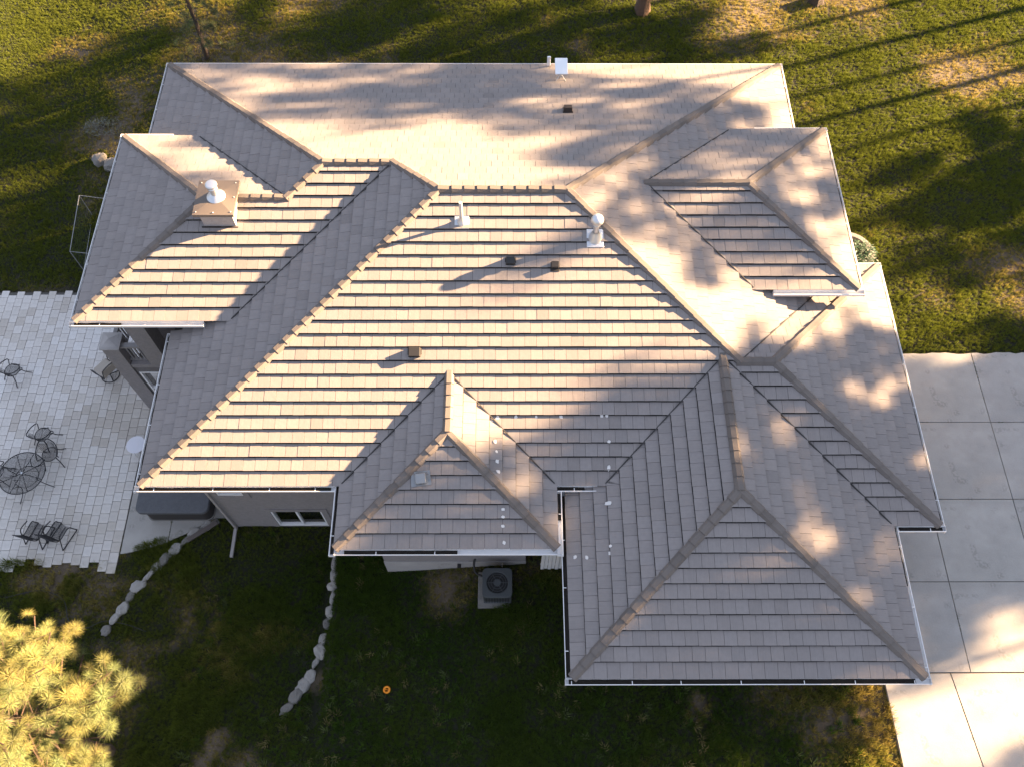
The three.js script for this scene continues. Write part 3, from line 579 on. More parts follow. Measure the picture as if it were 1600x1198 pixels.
// roof vents
function onRoof(si, x, z) { const s = slopes[si], f = slopeFrame(s), st = f.st([x, z]), g = new THREE.Group(); g.position.copy(f.at(st[0], st[1], 0.045)); return { g, f }; }
function tilted(f) { return new THREE.Quaternion().setFromRotationMatrix(new THREE.Matrix4().makeBasis(f.along, f.normal, f.along.clone().cross(f.normal))); }
{
  { // tall plumbing pipe
    const { g, f } = onRoof(0, -1.2, -5.72); g.name = 'plumbing_vent'; house.add(g);
    const fl = part('flashing', [rbox(-0.19, 0.19, -0.005, 0.02, -0.17, 0.2, 0.008)], M.galvDull, g); fl.quaternion.copy(tilted(f));
    part('collar', new THREE.LatheGeometry([[0.14, -0.02], [0.11, 0.06], [0.06, 0.12], [0.055, 0.2]].map(([r, h]) => new THREE.Vector2(r, h)), 20), M.galv, g);
    part('pipe', new THREE.CylinderGeometry(0.045, 0.045, 0.72, 16).translate(0, 0.42, 0), M.galvDull, g);
  }
  { // round-capped gas flue
    const { g, f } = onRoof(0, 2.3, -5.32); g.name = 'flue_vent'; house.add(g);
    const fl = part('flashing', [rbox(-0.22, 0.22, -0.005, 0.022, -0.22, 0.28, 0.008)], M.galv, g); fl.quaternion.copy(tilted(f));
    const L = (p) => new THREE.LatheGeometry(p.map(([r, h]) => new THREE.Vector2(r, h)), 24);
    part('cone', L([[0.2, -0.03], [0.13, 0.14], [0.09, 0.24]]), M.galv, g);
    part('pipe', L([[0.075, 0.2], [0.075, 0.52], [0.1, 0.53], [0.1, 0.56], [0.075, 0.57], [0.075, 0.64]]), M.galv, g);
    part('cap', L([[0, 0.86], [0.08, 0.85], [0.14, 0.80], [0.165, 0.73], [0.165, 0.68], [0.12, 0.64], [0.075, 0.62]]), M.galv, g);
  }
  const boxVent = (si, x, z, w, mat, name = 'box_vent') => {
    const { g, f } = onRoof(si, x, z); g.name = name; house.add(g);
    g.quaternion.copy(tilted(f));
    part('flange', [rbox(-w * 0.6, w * 0.6, -0.005, 0.014, -w * 0.6, w * 0.65, 0.005)], mat, g);
    const hood = new THREE.Shape([[-w * 0.5, 0.01], [w * 0.5, 0.01], [w * 0.5, 0.03], [w * 0.42, 0.15], [-w * 0.42, 0.15], [-w * 0.5, 0.03]].map(([a, b]) => new THREE.Vector2(a, b)));
    part('hood', new THREE.ExtrudeGeometry(hood, { depth: w * 0.75, bevelEnabled: true, bevelSize: 0.008, bevelThickness: 0.008, bevelSegments: 1 }).translate(0, 0, -w * 0.5), mat, g);
    part('louvre', [0.03, 0.06, 0.09, 0.12].map((y) => box(-w * 0.4, w * 0.4, y, y + 0.01, w * 0.262, w * 0.3)), M.black, g);
  };
  boxVent(0, 0.08, -4.66, 0.24, M.black); boxVent(0, 1.24, -4.56, 0.2, M.black); boxVent(0, -2.38, -2.36, 0.3, M.black); boxVent(2, 1.83, -10.85, 0.26, M.brownVent);
  { // dented metal hood on the small front wing
    const { g, f } = onRoof(19, -2.12, 0.83); g.name = 'metal_hood_vent'; house.add(g); g.quaternion.copy(tilted(f)); g.rotateY(0.12);
    const fl = new THREE.PlaneGeometry(0.48, 0.36, 8, 6); fl.rotateX(-Math.PI / 2); { const p = fl.attributes.position; for (let i = 0; i < p.count; i++) { const e = Math.max(Math.abs(p.getX(i)) / 0.24, Math.abs(p.getZ(i)) / 0.18); p.setY(i, 0.02 + (e > 0.8 ? rr(-0.005, 0.05) : 0)); p.setX(i, p.getX(i) + rr(-0.015, 0.015)); } fl.computeVertexNormals(); }
    part('flashing', fl, M.galvOld, g);
    part('hood', [rbox(-0.13, 0.13, 0.02, 0.15, -0.12, 0.13, 0.025)], M.galvOld, g); part('mouth', box(-0.06, 0.06, 0.025, 0.09, 0.131, 0.134), M.black, g);
  }
}

// ------------------------------------------------------------------ things on the roof
{
  const s = slopes[2], f = slopeFrame(s), st = f.st([1.71, -12.93]), p = f.at(st[0], st[1], 0.04);
  const t = thing('satellite_dish', 'white rectangular flat antenna panel on a tripod at the back edge of roof', 'antenna', [p.x, p.y, p.z]);
  part('mast', bar([0, 0.05, 0], [0, 0.42, -0.02], 0.018), M.galvDull, t);
  for (const [x, z] of [[-0.16, 0.12], [0.16, 0.12], [0, -0.2]]) part('leg', bar([x, 0.0 + (z < 0 ? -0.07 : 0.04), z], [0, 0.24, 0], 0.012), M.galvDull, t);
  const d = part('panel', new RoundedBoxGeometry(0.40, 0.045, 0.62, 3, 0.02), M.plastic, t); d.position.set(0, 0.5, -0.04); d.rotation.x = 0.16;
  const a = f.st([1.36, -13.86]), q = f.at(a[0], a[1], 0.04);
  const w = thing('access_point', 'small white upright wireless box at the back eave beside the flat antenna', 'antenna', [q.x, q.y, q.z]);
  part('bracket', box(-0.03, 0.03, 0, 0.08, -0.03, 0.03), M.galvDull, w); part('case', rbox(-0.06, 0.06, 0.05, 0.42, -0.035, 0.035, 0.03), M.plastic, w);
}

// ------------------------------------------------------------------ garden and patio things
function rockGeo(sx, sy, sz, k = 0.25) {
  const g = new THREE.IcosahedronGeometry(1, 2), p = g.attributes.position, o = rr(0, 50);
  for (let i = 0; i < p.count; i++) { const x = p.getX(i), y = p.getY(i), z = p.getZ(i), n = 1 + (fbm(x * 1.6 + o + z, y * 1.6 + o - z * 0.7, 3) - 0.5) * 2 * k + (fbm(x * 5 + o - y, z * 5 + y * 3, 2) - 0.5) * 0.22, fl = y > 0.55 ? 0.55 + (y - 0.55) * 0.4 : y; p.setXYZ(i, x * n * sx, fl * n * sy, z * n * sz); }
  g.computeVertexNormals(); return metreUV(g);
}
function stoneBorder(label, path, count, w) {
  const t = thing('stone_border', label, 'stone border', [0, 0, 0]);
  const c = new THREE.CatmullRomCurve3(path.map(([x, z]) => V(x, 0, z)));
  for (let i = 0; i < count; i++) {
    const u = (i + 0.5) / count, p = c.getPointAt(u), d = c.getTangentAt(u), l = c.getLength() / count;
    const o = part('stone', rockGeo(l * rr(0.42, 0.72), rr(0.08, 0.17), w * rr(0.6, 1.45), 0.5), rnd() < 0.25 ? M.rockDark : M.rock, t);
    o.position.set(p.x + rr(-0.03, 0.03), ground(p.x, p.z) + rr(0.0, 0.06), p.z + rr(-0.05, 0.05)); o.rotation.y = Math.atan2(-d.z, d.x) + rr(-0.2, 0.2);
  }
}
stoneBorder('curving row of pale boulders from the concrete pad towards the pine', [[-9.2, -0.1], [-9.75, 0.25], [-10.15, 0.65], [-10.6, 1.22], [-11.05, 1.82], [-11.35, 2.3], [-11.6, 2.85], [-11.8, 3.35]], 12, 0.115);
stoneBorder('longer row of weathered boulders running down the lawn from the small wing', [[-5.15, 0.75], [-5.15, 1.3], [-5.12, 1.9], [-5.15, 2.45], [-5.28, 3.18], [-5.5, 3.9], [-5.72, 4.5], [-6.02, 5.0], [-6.35, 5.45]], 14, 0.14);
{ const y = ground(-15.2, -14.3), o = thing('boulder', 'whitish cracked boulder beside the left wing at its back corner', 'boulder', [-14.95, y, -14.1]); part('stone', rockGeo(0.48, 0.34, 0.36, 0.4), M.rockDark, o); part('stone', rockGeo(0.3, 0.3, 0.3, 0.3), M.rockDark, o).position.set(-0.6, 0.05, -0.25); }
{ // plank by the pad
  const o = thing('timber_board', 'weathered grey board lying at the edge of the concrete pad', 'board', [-9.45, ground(-9.3, -0.3) + 0.02, 0.12], 0.62); part('board', rbox(-0.55, 0.55, 0, 0.08, -0.09, 0.09, 0.01), M.rockDark, o); part('board', rbox(-0.5, 0.5, 0.082, 0.13, -0.02, 0.12, 0.01), M.wood, o);
}
{ // hot tub
  const t = thing('hot_tub', 'covered hot tub with slate grey lid and dark sides under the eave', 'hot tub', [-10.17, PY, -1.22]);
  const rs = (w, d, r) => { const s = new THREE.Shape(), x = w / 2, z = d / 2; s.moveTo(-x + r, -z); s.lineTo(x - r, -z); s.absarc(x - r, -z + r, r, -Math.PI / 2, 0); s.lineTo(x, z - r); s.absarc(x - r, z - r, r, 0, Math.PI / 2); s.lineTo(-x + r, z); s.absarc(-x + r, z - r, r, Math.PI / 2, Math.PI); s.lineTo(-x, -z + r); s.absarc(-x + r, -z + r, r, Math.PI, Math.PI * 1.5); return s; };
  const ex = (s, d, y, b = 0.02) => { const g = new THREE.ExtrudeGeometry(s, { depth: d, bevelEnabled: true, bevelThickness: b, bevelSize: b, bevelOffset: -b, bevelSegments: 3, curveSegments: 8 }); g.rotateX(-Math.PI / 2); g.translate(0, y, 0); return metreUV(g); };
  part('cabinet', ex(rs(2.02, 2.02, 0.22), 0.74, 0.03), M.tubSide, t);
  part('base', ex(rs(2.06, 2.06, 0.2), 0.05, 0, 0.005), M.rockDark, t);
  part('lid', ex(rs(2.2, 1.085, 0.2), 0.1, 0.78, 0.03).translate(0, 0, 0.552), M.tubCover, t);
  part('lid', ex(rs(2.2, 1.085, 0.2), 0.1, 0.78, 0.03).translate(0, 0, -0.552), M.tubCover, t);
}
{ // air conditioner
  const x = -0.28, z = 2.42, y = ground(x, z), t = thing('air_conditioner', 'dark grey outdoor condenser with round top grille by the small wing', 'air conditioner', [x, y, z]);
  part('pad', rbox(-0.55, 0.55, -0.02, 0.08, -0.5, 0.52, 0.02), M.rockDark, t);
  const S = 0.39;
  part('base_pan', rbox(-S, S, 0.08, 0.15, -S, S, 0.03), M.acShell, t);
  part('coil', box(-S + 0.04, S - 0.04, 0.15, 0.74, -S + 0.04, S - 0.04), M.black, t);
  for (let i = 0; i < 10; i++) { const q = -S + 0.05 + i * (2 * S - 0.1) / 9; part('louvre', box(q - 0.012, q + 0.012, 0.15, 0.73, S - 0.035, S - 0.005), M.acShell, t); part('louvre', box(S - 0.035, S - 0.005, 0.15, 0.73, q - 0.012, q + 0.012), M.acShell, t); part('louvre', box(-S + 0.005, -S + 0.035, 0.15, 0.73, q - 0.012, q + 0.012), M.acShell, t); }
  const sh = new THREE.Shape(); const r = 0.12; sh.moveTo(-S + r, -S); sh.lineTo(S - r, -S); sh.quadraticCurveTo(S, -S, S, -S + r); sh.lineTo(S, S - r); sh.quadraticCurveTo(S, S, S - r, S); sh.lineTo(-S + r, S); sh.quadraticCurveTo(-S, S, -S, S - r); sh.lineTo(-S, -S + r); sh.quadraticCurveTo(-S, -S, -S + r, -S);
  const hole = new THREE.Path(); hole.absarc(0, 0, 0.31, 0, Math.PI * 2, true); sh.holes.push(hole);
  part('top_shroud', new THREE.ExtrudeGeometry(sh, { depth: 0.06, bevelEnabled: true, bevelSize: 0.02, bevelThickness: 0.02, bevelSegments: 2, curveSegments: 24 }).rotateX(-Math.PI / 2).translate(0, 0.745, 0), M.acShell, t);
  const gr = []; for (const q of [0.1, 0.17, 0.24, 0.3]) gr.push(torus(q, 0.006, 0, 0.81, 0)); for (let i = 0; i < 6; i++) { const a = i * Math.PI / 3; gr.push(bar([Math.cos(a) * 0.04, 0.812, Math.sin(a) * 0.04], [Math.cos(a) * 0.32, 0.812, Math.sin(a) * 0.32], 0.007)); }
  part('grille', gr, M.acShell, t); part('hub', new THREE.CylinderGeometry(0.09, 0.09, 0.05, 16).translate(0, 0.79, 0), M.acShell, t);
  for (let i = 0; i < 4; i++) { const b = part('fan_blade', new THREE.BoxGeometry(0.24, 0.008, 0.15).translate(0.16, 0, 0), i === 2 ? M.galvDull : M.black, t); b.position.y = 0.7; b.rotation.set(0, i * Math.PI / 2 + 0.9, 0); b.rotateX(0.35); }
  part('pipe', tube([[-0.38, 0.3, -0.3], [-0.62, 0.34, -0.42], [-0.66, 0.5, -0.62], [-0.62, 0.6, -0.76]], 0.03), M.black, t);
}
{ // white ribbed gate between small wing and garage
  const y = ground(1.4, 1.9), t = thing('vinyl_gate', 'white ribbed upright panel in the gap between small wing and garage', 'gate', [1.36, y, 1.92]);
  for (let i = 0; i < 9; i++) part('board', rbox(-0.44 + i * 0.1, -0.348 + i * 0.1, 0.08, 1.75, -0.015 - (i % 2) * 0.02, 0.02 - (i % 2) * 0.02, 0.008), M.whiteTrim, t);
  part('rail', box(-0.45, 0.47, 0.3, 0.38, -0.07, -0.04), M.whiteTrim, t); part('rail', box(-0.45, 0.47, 1.45, 1.53, -0.07, -0.04), M.whiteTrim, t);
}
{ // flowering shrub behind a curved planter wall on the right
  const y = ground(11.3, -8.2);
  const w = thing('curved_planter', 'pale curved planter wall holding the white-flecked shrub', 'planter', [11.25, y, -8.45]);
  const arc = (r0, r1) => { const s = new THREE.Shape(); s.absarc(0, 0, r1, -Math.PI / 2, Math.PI / 2, false); s.absarc(0, 0, r0, Math.PI / 2, -Math.PI / 2, true); return s; };
  part('wall', new THREE.ExtrudeGeometry(arc(0.68, 0.82), { depth: 0.45, bevelEnabled: true, bevelSize: 0.015, bevelThickness: 0.015, bevelSegments: 1, curveSegments: 20 }).rotateX(-Math.PI / 2), M.rockDark, w);
  part('soil', new THREE.CylinderGeometry(0.66, 0.66, 0.3, 20, 1, false, 0, Math.PI).translate(0, 0.15, 0), M.debris, w);
  const s = thing('variegated_shrub', 'bushy dark green shrub flecked with white leaves by the right wing', 'shrub', [11.6, y + 0.3, -8.3]);
  const leaf = new THREE.BufferGeometry(); leaf.setAttribute('position', new THREE.Float32BufferAttribute([0, 0, 0, 0.022, 0.01, 0.035, 0, 0, 0.09, 0, 0, 0, 0, 0, 0.09, -0.022, 0.01, 0.035], 3)); leaf.computeVertexNormals();
  part('foliage', scatter(leaf, 900, (i, mt) => {
    const a = rr(0, 6.283), r = 0.5 * Math.sqrt(rnd()), hh = rr(0.02, 0.55) * (1 - r * r * 1.6);
    mt.compose(V(Math.cos(a) * r, hh, Math.sin(a) * r), new THREE.Quaternion().setFromEuler(new THREE.Euler(rr(-1.2, 0.4), rr(0, 6.28), rr(-0.5, 0.5))), V(1, 1, 1).multiplyScalar(rr(0.8, 1.5)));
    return rnd() < 0.13 ? [0.5, 0.55, 0.45] : [0.03 + rr(0, 0.03), 0.07 + rr(0, 0.05), 0.05];
  }), needleMat, s);
  part('stem', [bar([0, -0.1, 0], [0.05, 0.3, 0.02], 0.02), bar([0, 0, 0], [-0.15, 0.28, 0.1], 0.015)], M.barkGrey, s);
}
{ // grey bush on the back lawn
  const x = -15.5, z = -15.9, y = ground(x, z), s = thing('grey_bush', 'low pale grey-green bush on the lawn behind the left wing', 'bush', [x, y, z]);
  const leaf = new THREE.BufferGeometry(); leaf.setAttribute('position', new THREE.Float32BufferAttribute([-0.012, 0, 0, 0.012, 0, 0, 0, 0.03, 0.12], 3)); leaf.computeVertexNormals();
  part('foliage', scatter(leaf, 700, (i, mt) => {
    const a = rr(0, 6.283), r = Math.sqrt(rnd()), b = rr(0.6, 1.2);
    mt.compose(V(Math.cos(a) * r * 0.95, rr(0, 0.28) * (1.1 - r), Math.sin(a) * r * 0.5), new THREE.Quaternion().setFromEuler(new THREE.Euler(rr(-1.4, 0.2), rr(0, 6.28), 0)), V(1, 1, 1).multiplyScalar(rr(0.7, 1.4)));
    return [0.17 * b, 0.19 * b, 0.15 * b];
  }), needleMat, s);
  part('stem', [bar([0, -0.05, 0], [0.2, 0.15, 0.05], 0.015), bar([0, -0.05, 0], [-0.25, 0.15, 0], 0.015)], M.barkGrey, s);
}
{ // toy ring
  const x = -3.3, z = 5.0, t = thing('toy_ring', 'bright orange ring lying on the shaded front lawn', 'toy', [x, ground(x, z) + 0.07, z]);
  part('ring', torus(0.075, 0.03, 0, 0, 0), M.orange, t); part('grip', bar([-0.07, 0, -0.02], [0.07, 0, 0.02], 0.012), M.orange, t);
}
{ // stump
  const x = 12.39, z = -21.15, t = thing('tree_stump', 'sawn tree stump at the far end of the back lawn', 'stump', [x, ground(x, z), z]);
  const g = new THREE.CylinderGeometry(0.24, 0.33, 0.4, 14, 3); const p = g.attributes.position; for (let i = 0; i < p.count; i++) { const a = Math.atan2(p.getZ(i), p.getX(i)), k = 1 + 0.08 * Math.sin(a * 5) + 0.05 * Math.sin(a * 9 + 1); p.setX(i, p.getX(i) * k); p.setZ(i, p.getZ(i) * k); } g.computeVertexNormals();
  part('trunk', g.translate(0, 0.18, 0), M.barkGrey, t); part('cut_face', new THREE.CylinderGeometry(0.21, 0.22, 0.015, 18).translate(0, 0.388, 0), std([0.45, 0.38, 0.29], 0.9), t);
}
{ // goal
  const y = -2.05, t = thing('soccer_goal', 'white tubular practice goal with net beside the left wing', 'goal', [-14.75, y, -10.75], 0.1);
  const Lz = 1.25, h = 1.15, d = 1.9, r = 0.015;
  part('crossbar', bar([-0.55, h, -Lz], [-0.55, h, Lz], r), M.galvOld, t);
  for (const s of [-1, 1]) { part('post', bar([-0.55, 0, s * Lz], [-0.55, h, s * Lz], r), M.galvOld, t); part('side_bar', bar([-0.55, 0.02, s * Lz], [-0.55 + d, 0.02, s * Lz], r * 0.8), M.galvOld, t); part('side_bar', bar([-0.55, h, s * Lz], [-0.55 + d, 0.5, s * Lz], r * 0.8), M.galvOld, t); }
  part('ground_bar', bar([-0.55, 0.02, -Lz], [-0.55, 0.02, Lz], r * 0.9), M.galvOld, t);
  const n = []; for (let i = 1; i < 20; i++) { const z = -Lz + i * 2 * Lz / 20; n.push(bar([-0.55, h, z], [-0.55, 0.02, z], 0.003, 3)); } for (let j = 1; j < 9; j++) { const yy = h * j / 9; n.push(bar([-0.55, yy, -Lz], [-0.55, yy, Lz], 0.003, 3)); }
  for (const s of [-1, 1]) for (let i = 1; i < 10; i++) { const x = -0.55 + d * i / 10; n.push(bar([x, 0.02, s * Lz], [x, h - (h - 0.5) * i / 10, s * Lz], 0.003, 3)); }
  part('net', n, std([0.05, 0.07, 0.06], 0.9), t);
}
{ // hose
  const t = thing('garden_hose', 'thin black hose lying on the ground near the lower left boulders', 'hose', [0, 0, 0]);
  const pts = [[-15.0, 2.2], [-13.9, 2.0], [-13.2, 2.3], [-12.9, 2.9], [-12.4, 3.1], [-11.9, 2.9], [-11.2, 3.0], [-10.6, 3.2]].map(([x, z]) => [x, ground(x, z) + 0.05, z]);
  part('hose', tube(pts, 0.013, 70), M.black, t);
}

// patio furniture ------------------------------------------------------------
function meshDisc(rx, rz, y, step, r, curve = () => 0) { const g = []; for (let q = -rx + step; q < rx; q += step) { const w = rz * Math.sqrt(1 - (q / rx) ** 2); g.push(bar([q, y + curve(q, 0), -w], [q, y + curve(q, 0), w], r, 3)); } for (let q = -rz + step; q < rz; q += step) { const w = rx * Math.sqrt(1 - (q / rz) ** 2); g.push(bar([-w, y, q], [w, y, q], r, 3)); } return g; }
function wireChair(label, x, z, turn) {
  const t = thing('wire_chair', label, 'chair', [x, PY, z], turn, 'wrought iron chairs on the patio');
  const hs = 0.43, R = 0.24;
  part('seat', [...meshDisc(R, R, hs, 0.034, 0.0058), torus(R, 0.012, 0, hs, 0)], M.iron, t);
  // curved back: faces +z
  const back = []; for (let i = -6; i <= 6; i++) { const a = Math.PI * 1.5 + i * 0.16; back.push(bar([Math.cos(a) * R, hs + 0.02, Math.sin(a) * R], [Math.cos(a) * (R + 0.06), hs + 0.42 - 0.006 * i * i, Math.sin(a) * (R + 0.08)], 0.0058, 3)); }
  for (let j = 1; j < 9; j++) back.push(tube(Array.from({ length: 7 }, (_, i) => { const a = Math.PI * 1.5 + (i - 3) * 0.32, k = j / 9; return [Math.cos(a) * (R + 0.06 * k), hs + 0.42 * k * (1 - 0.03 * Math.abs(i - 3)), Math.sin(a) * (R + 0.08 * k)]; }), 0.004, 10, false, 3));
  part('back_mesh', back, M.iron, t);
  part('back_frame', tube([[-0.3, hs + 0.2, 0.18], [-0.33, hs + 0.23, 0], [-0.27, hs + 0.3, -0.2], [-0.12, hs + 0.44, -0.32], [0.12, hs + 0.44, -0.32], [0.27, hs + 0.3, -0.2], [0.33, hs + 0.23, 0], [0.3, hs + 0.2, 0.18]], 0.017), M.iron, t);
  for (const [sx, sz] of [[-1, 1], [1, 1], [-1, -1], [1, -1]]) part('leg', tube([[sx * 0.2, hs, sz * 0.16], [sx * 0.24, 0.22, sz * 0.22], [sx * 0.3, 0.01, sz * 0.34]], 0.016), M.iron, t);
  for (const s of [-1, 1]) part('arm_support', tube([[s * 0.24, hs, 0.1], [s * 0.32, hs + 0.1, 0.2], [s * 0.3, hs + 0.2, 0.18]], 0.015), M.iron, t);
}
wireChair('black wrought iron chair alone at the left edge of the patio', -16.55, -5.3, 2.6);
wireChair('black wrought iron chair standing apart between table and house side', -14.95, -2.95, 2.7);
wireChair('black wrought iron chair tucked against the back of the round table', -14.55, -2.25, 0.2);
wireChair('black wrought iron chair left of the round table, cut by the frame', -16.1, -1.65, 1.5);
{
  const t = thing('round_table', 'large round black wire mesh patio table', 'table', [-15.1, PY, -1.5]);
  part('top', [...meshDisc(0.7, 0.7, 0.71, 0.038, 0.0058)], M.iron, t); part('rim', torus(0.7, 0.016, 0, 0.71, 0, 40), M.iron, t);
  for (let i = 0; i < 8; i++) { const a = i * Math.PI / 4 + 0.3; part('spoke', bar([0, 0.7, 0], [Math.cos(a) * 0.7, 0.7, Math.sin(a) * 0.7], 0.01), M.iron, t); }
  for (let i = 0; i < 4; i++) { const a = i * Math.PI / 2 + 0.25; part('leg', tube([[Math.cos(a) * 0.5, 0.7, Math.sin(a) * 0.5], [Math.cos(a) * 0.36, 0.4, Math.sin(a) * 0.36], [Math.cos(a) * 0.5, 0.15, Math.sin(a) * 0.5], [Math.cos(a) * 0.78, 0.015, Math.sin(a) * 0.78]], 0.014), M.iron, t); }
  part('ring', torus(0.36, 0.01, 0, 0.4, 0), M.iron, t); part('socket', new THREE.CylinderGeometry(0.035, 0.035, 0.08, 10).translate(0, 0.7, 0), M.galvDull, t);
}
function slingChair(label, x, z, turn) {
  const t = thing('sling_chair', label, 'chair', [x, PY, z], turn, 'sling chairs at the patio edge');
  const w = 0.25, g = [];
  for (let q = -w; q <= w + 0.001; q += 0.03) g.push(bar([q, 0.42, -0.2], [q, 0.4, 0.25], 0.0065, 3)); for (let q = -0.2; q <= 0.25; q += 0.03) g.push(bar([-w, 0.41, q], [w, 0.41, q], 0.0065, 3));
  part('seat', g, M.iron, t);
  const b = []; for (let q = -w; q <= w + 0.001; q += 0.03) b.push(bar([q, 0.44, -0.21], [q, 0.88, -0.36], 0.0065, 3)); for (let k = 0; k <= 1; k += 0.07) b.push(bar([-w, 0.44 + 0.44 * k, -0.21 - 0.15 * k], [w, 0.44 + 0.44 * k, -0.21 - 0.15 * k], 0.0065, 3));
  part('backrest', b, M.iron, t);
  part('top_rail', bar([-w - 0.02, 0.89, -0.365], [w + 0.02, 0.89, -0.365], 0.014), M.iron, t);
  for (const s of [-1, 1]) {
    part('side_frame', tube([[s * w, 0.89, -0.365], [s * w, 0.43, -0.21], [s * w, 0.4, 0.24], [s * (w + 0.03), 0.2, 0.3], [s * (w + 0.04), 0.015, 0.34]], 0.017), M.iron, t);
    part('leg', tube([[s * (w + 0.02), 0.6, 0.2], [s * (w + 0.05), 0.62, -0.1], [s * (w + 0.04), 0.3, -0.26], [s * (w + 0.04), 0.015, -0.38]], 0.017), M.iron, t);
    part('runner', bar([s * (w + 0.04), 0.015, 0.34], [s * (w + 0.04), 0.015, -0.38], 0.016), M.iron, t);
  }
}
slingChair('black mesh sling chair, left one of the pair at the front patio edge', -14.4, 0.28, 2.85);
slingChair('black mesh sling chair, right one of the pair at the front patio edge', -13.72, 0.3, 2.75);
{ // cushioned swivel rocker by the pillar
  const t = thing('swivel_rocker', 'cushioned swivel rocker on a round black base beside the pillar', 'chair', [-13.45, PY, -5.35], -2.2);
  part('base_ring', torus(0.3, 0.016, 0, 0.02, 0), M.iron, t);
  for (let i = 0; i < 4; i++) { const a = i * Math.PI / 2 + 0.4; part('spoke', bar([0, 0.06, 0], [Math.cos(a) * 0.3, 0.02, Math.sin(a) * 0.3], 0.017), M.iron, t); }
  part('stem', bar([0, 0.04, 0], [0, 0.34, 0], 0.03), M.iron, t);
  part('seat_cushion', rbox(-0.27, 0.27, 0.38, 0.5, -0.25, 0.3, 0.05), M.cushion, t);
  const b = part('back_cushion', new RoundedBoxGeometry(0.52, 0.6, 0.12, 3, 0.05), M.cushion, t); b.position.set(0, 0.76, -0.34); b.rotation.x = -0.3;
  part('back_frame', tube([[-0.29, 0.4, 0.28], [-0.3, 0.4, -0.24], [-0.29, 0.75, -0.42], [-0.2, 1.12, -0.52], [0.2, 1.12, -0.52], [0.29, 0.75, -0.42], [0.3, 0.4, -0.24], [0.29, 0.4, 0.28]], 0.016), M.iron, t);
  for (const s of [-1, 1]) part('arm', tube([[s * 0.3, 0.4, 0.26], [s * 0.35, 0.62, 0.22], [s * 0.35, 0.66, -0.1], [s * 0.3, 0.66, -0.38]], 0.016), M.iron, t);
}
{ const t = thing('side_table', 'small round white side table half hidden under the left gutter', 'table', [-11.85, PY, -2.55]); part('top', new THREE.CylinderGeometry(0.3, 0.29, 0.03, 28).translate(0, 0.5, 0), std([0.62, 0.62, 0.66], 0.5), t); for (let i = 0; i < 3; i++) { const a = i * 2.09; part('leg', bar([Math.cos(a) * 0.24, 0, Math.sin(a) * 0.24], [Math.cos(a) * 0.2, 0.49, Math.sin(a) * 0.2], 0.014), M.plastic, t); } }

// ------------------------------------------------------------------ trees
const burst = (N, wd) => { // one burst of long needles, 1 unit long
  const pos = [];
  for (let i = 0; i < N; i++) {
    const y = -0.25 + 1.25 * (i + 0.5) / N, a = i * 2.39996, r = Math.sqrt(Math.max(0, 1 - y * y)), d = V(Math.cos(a) * r, y, Math.sin(a) * r).normalize();
    const side = d.clone().cross(V(rr(-1, 1), rr(-1, 1), rr(-1, 1))).normalize().multiplyScalar(wd), l = rr(0.75, 1.05), b = d.clone().multiplyScalar(0.05).add(V(0, rr(-0.35, 0), 0));
    const tip = b.clone().addScaledVector(d, l); tip.y -= 0.06;
    pos.push(...b.clone().add(side).toArray(), ...b.clone().sub(side).toArray(), ...tip.toArray());
  }
  const g = new THREE.BufferGeometry(); g.setAttribute('position', new THREE.Float32BufferAttribute(pos, 3)); g.computeVertexNormals(); return g;
};
const needle = burst(60, 0.026), needleFine = burst(130, 0.017);
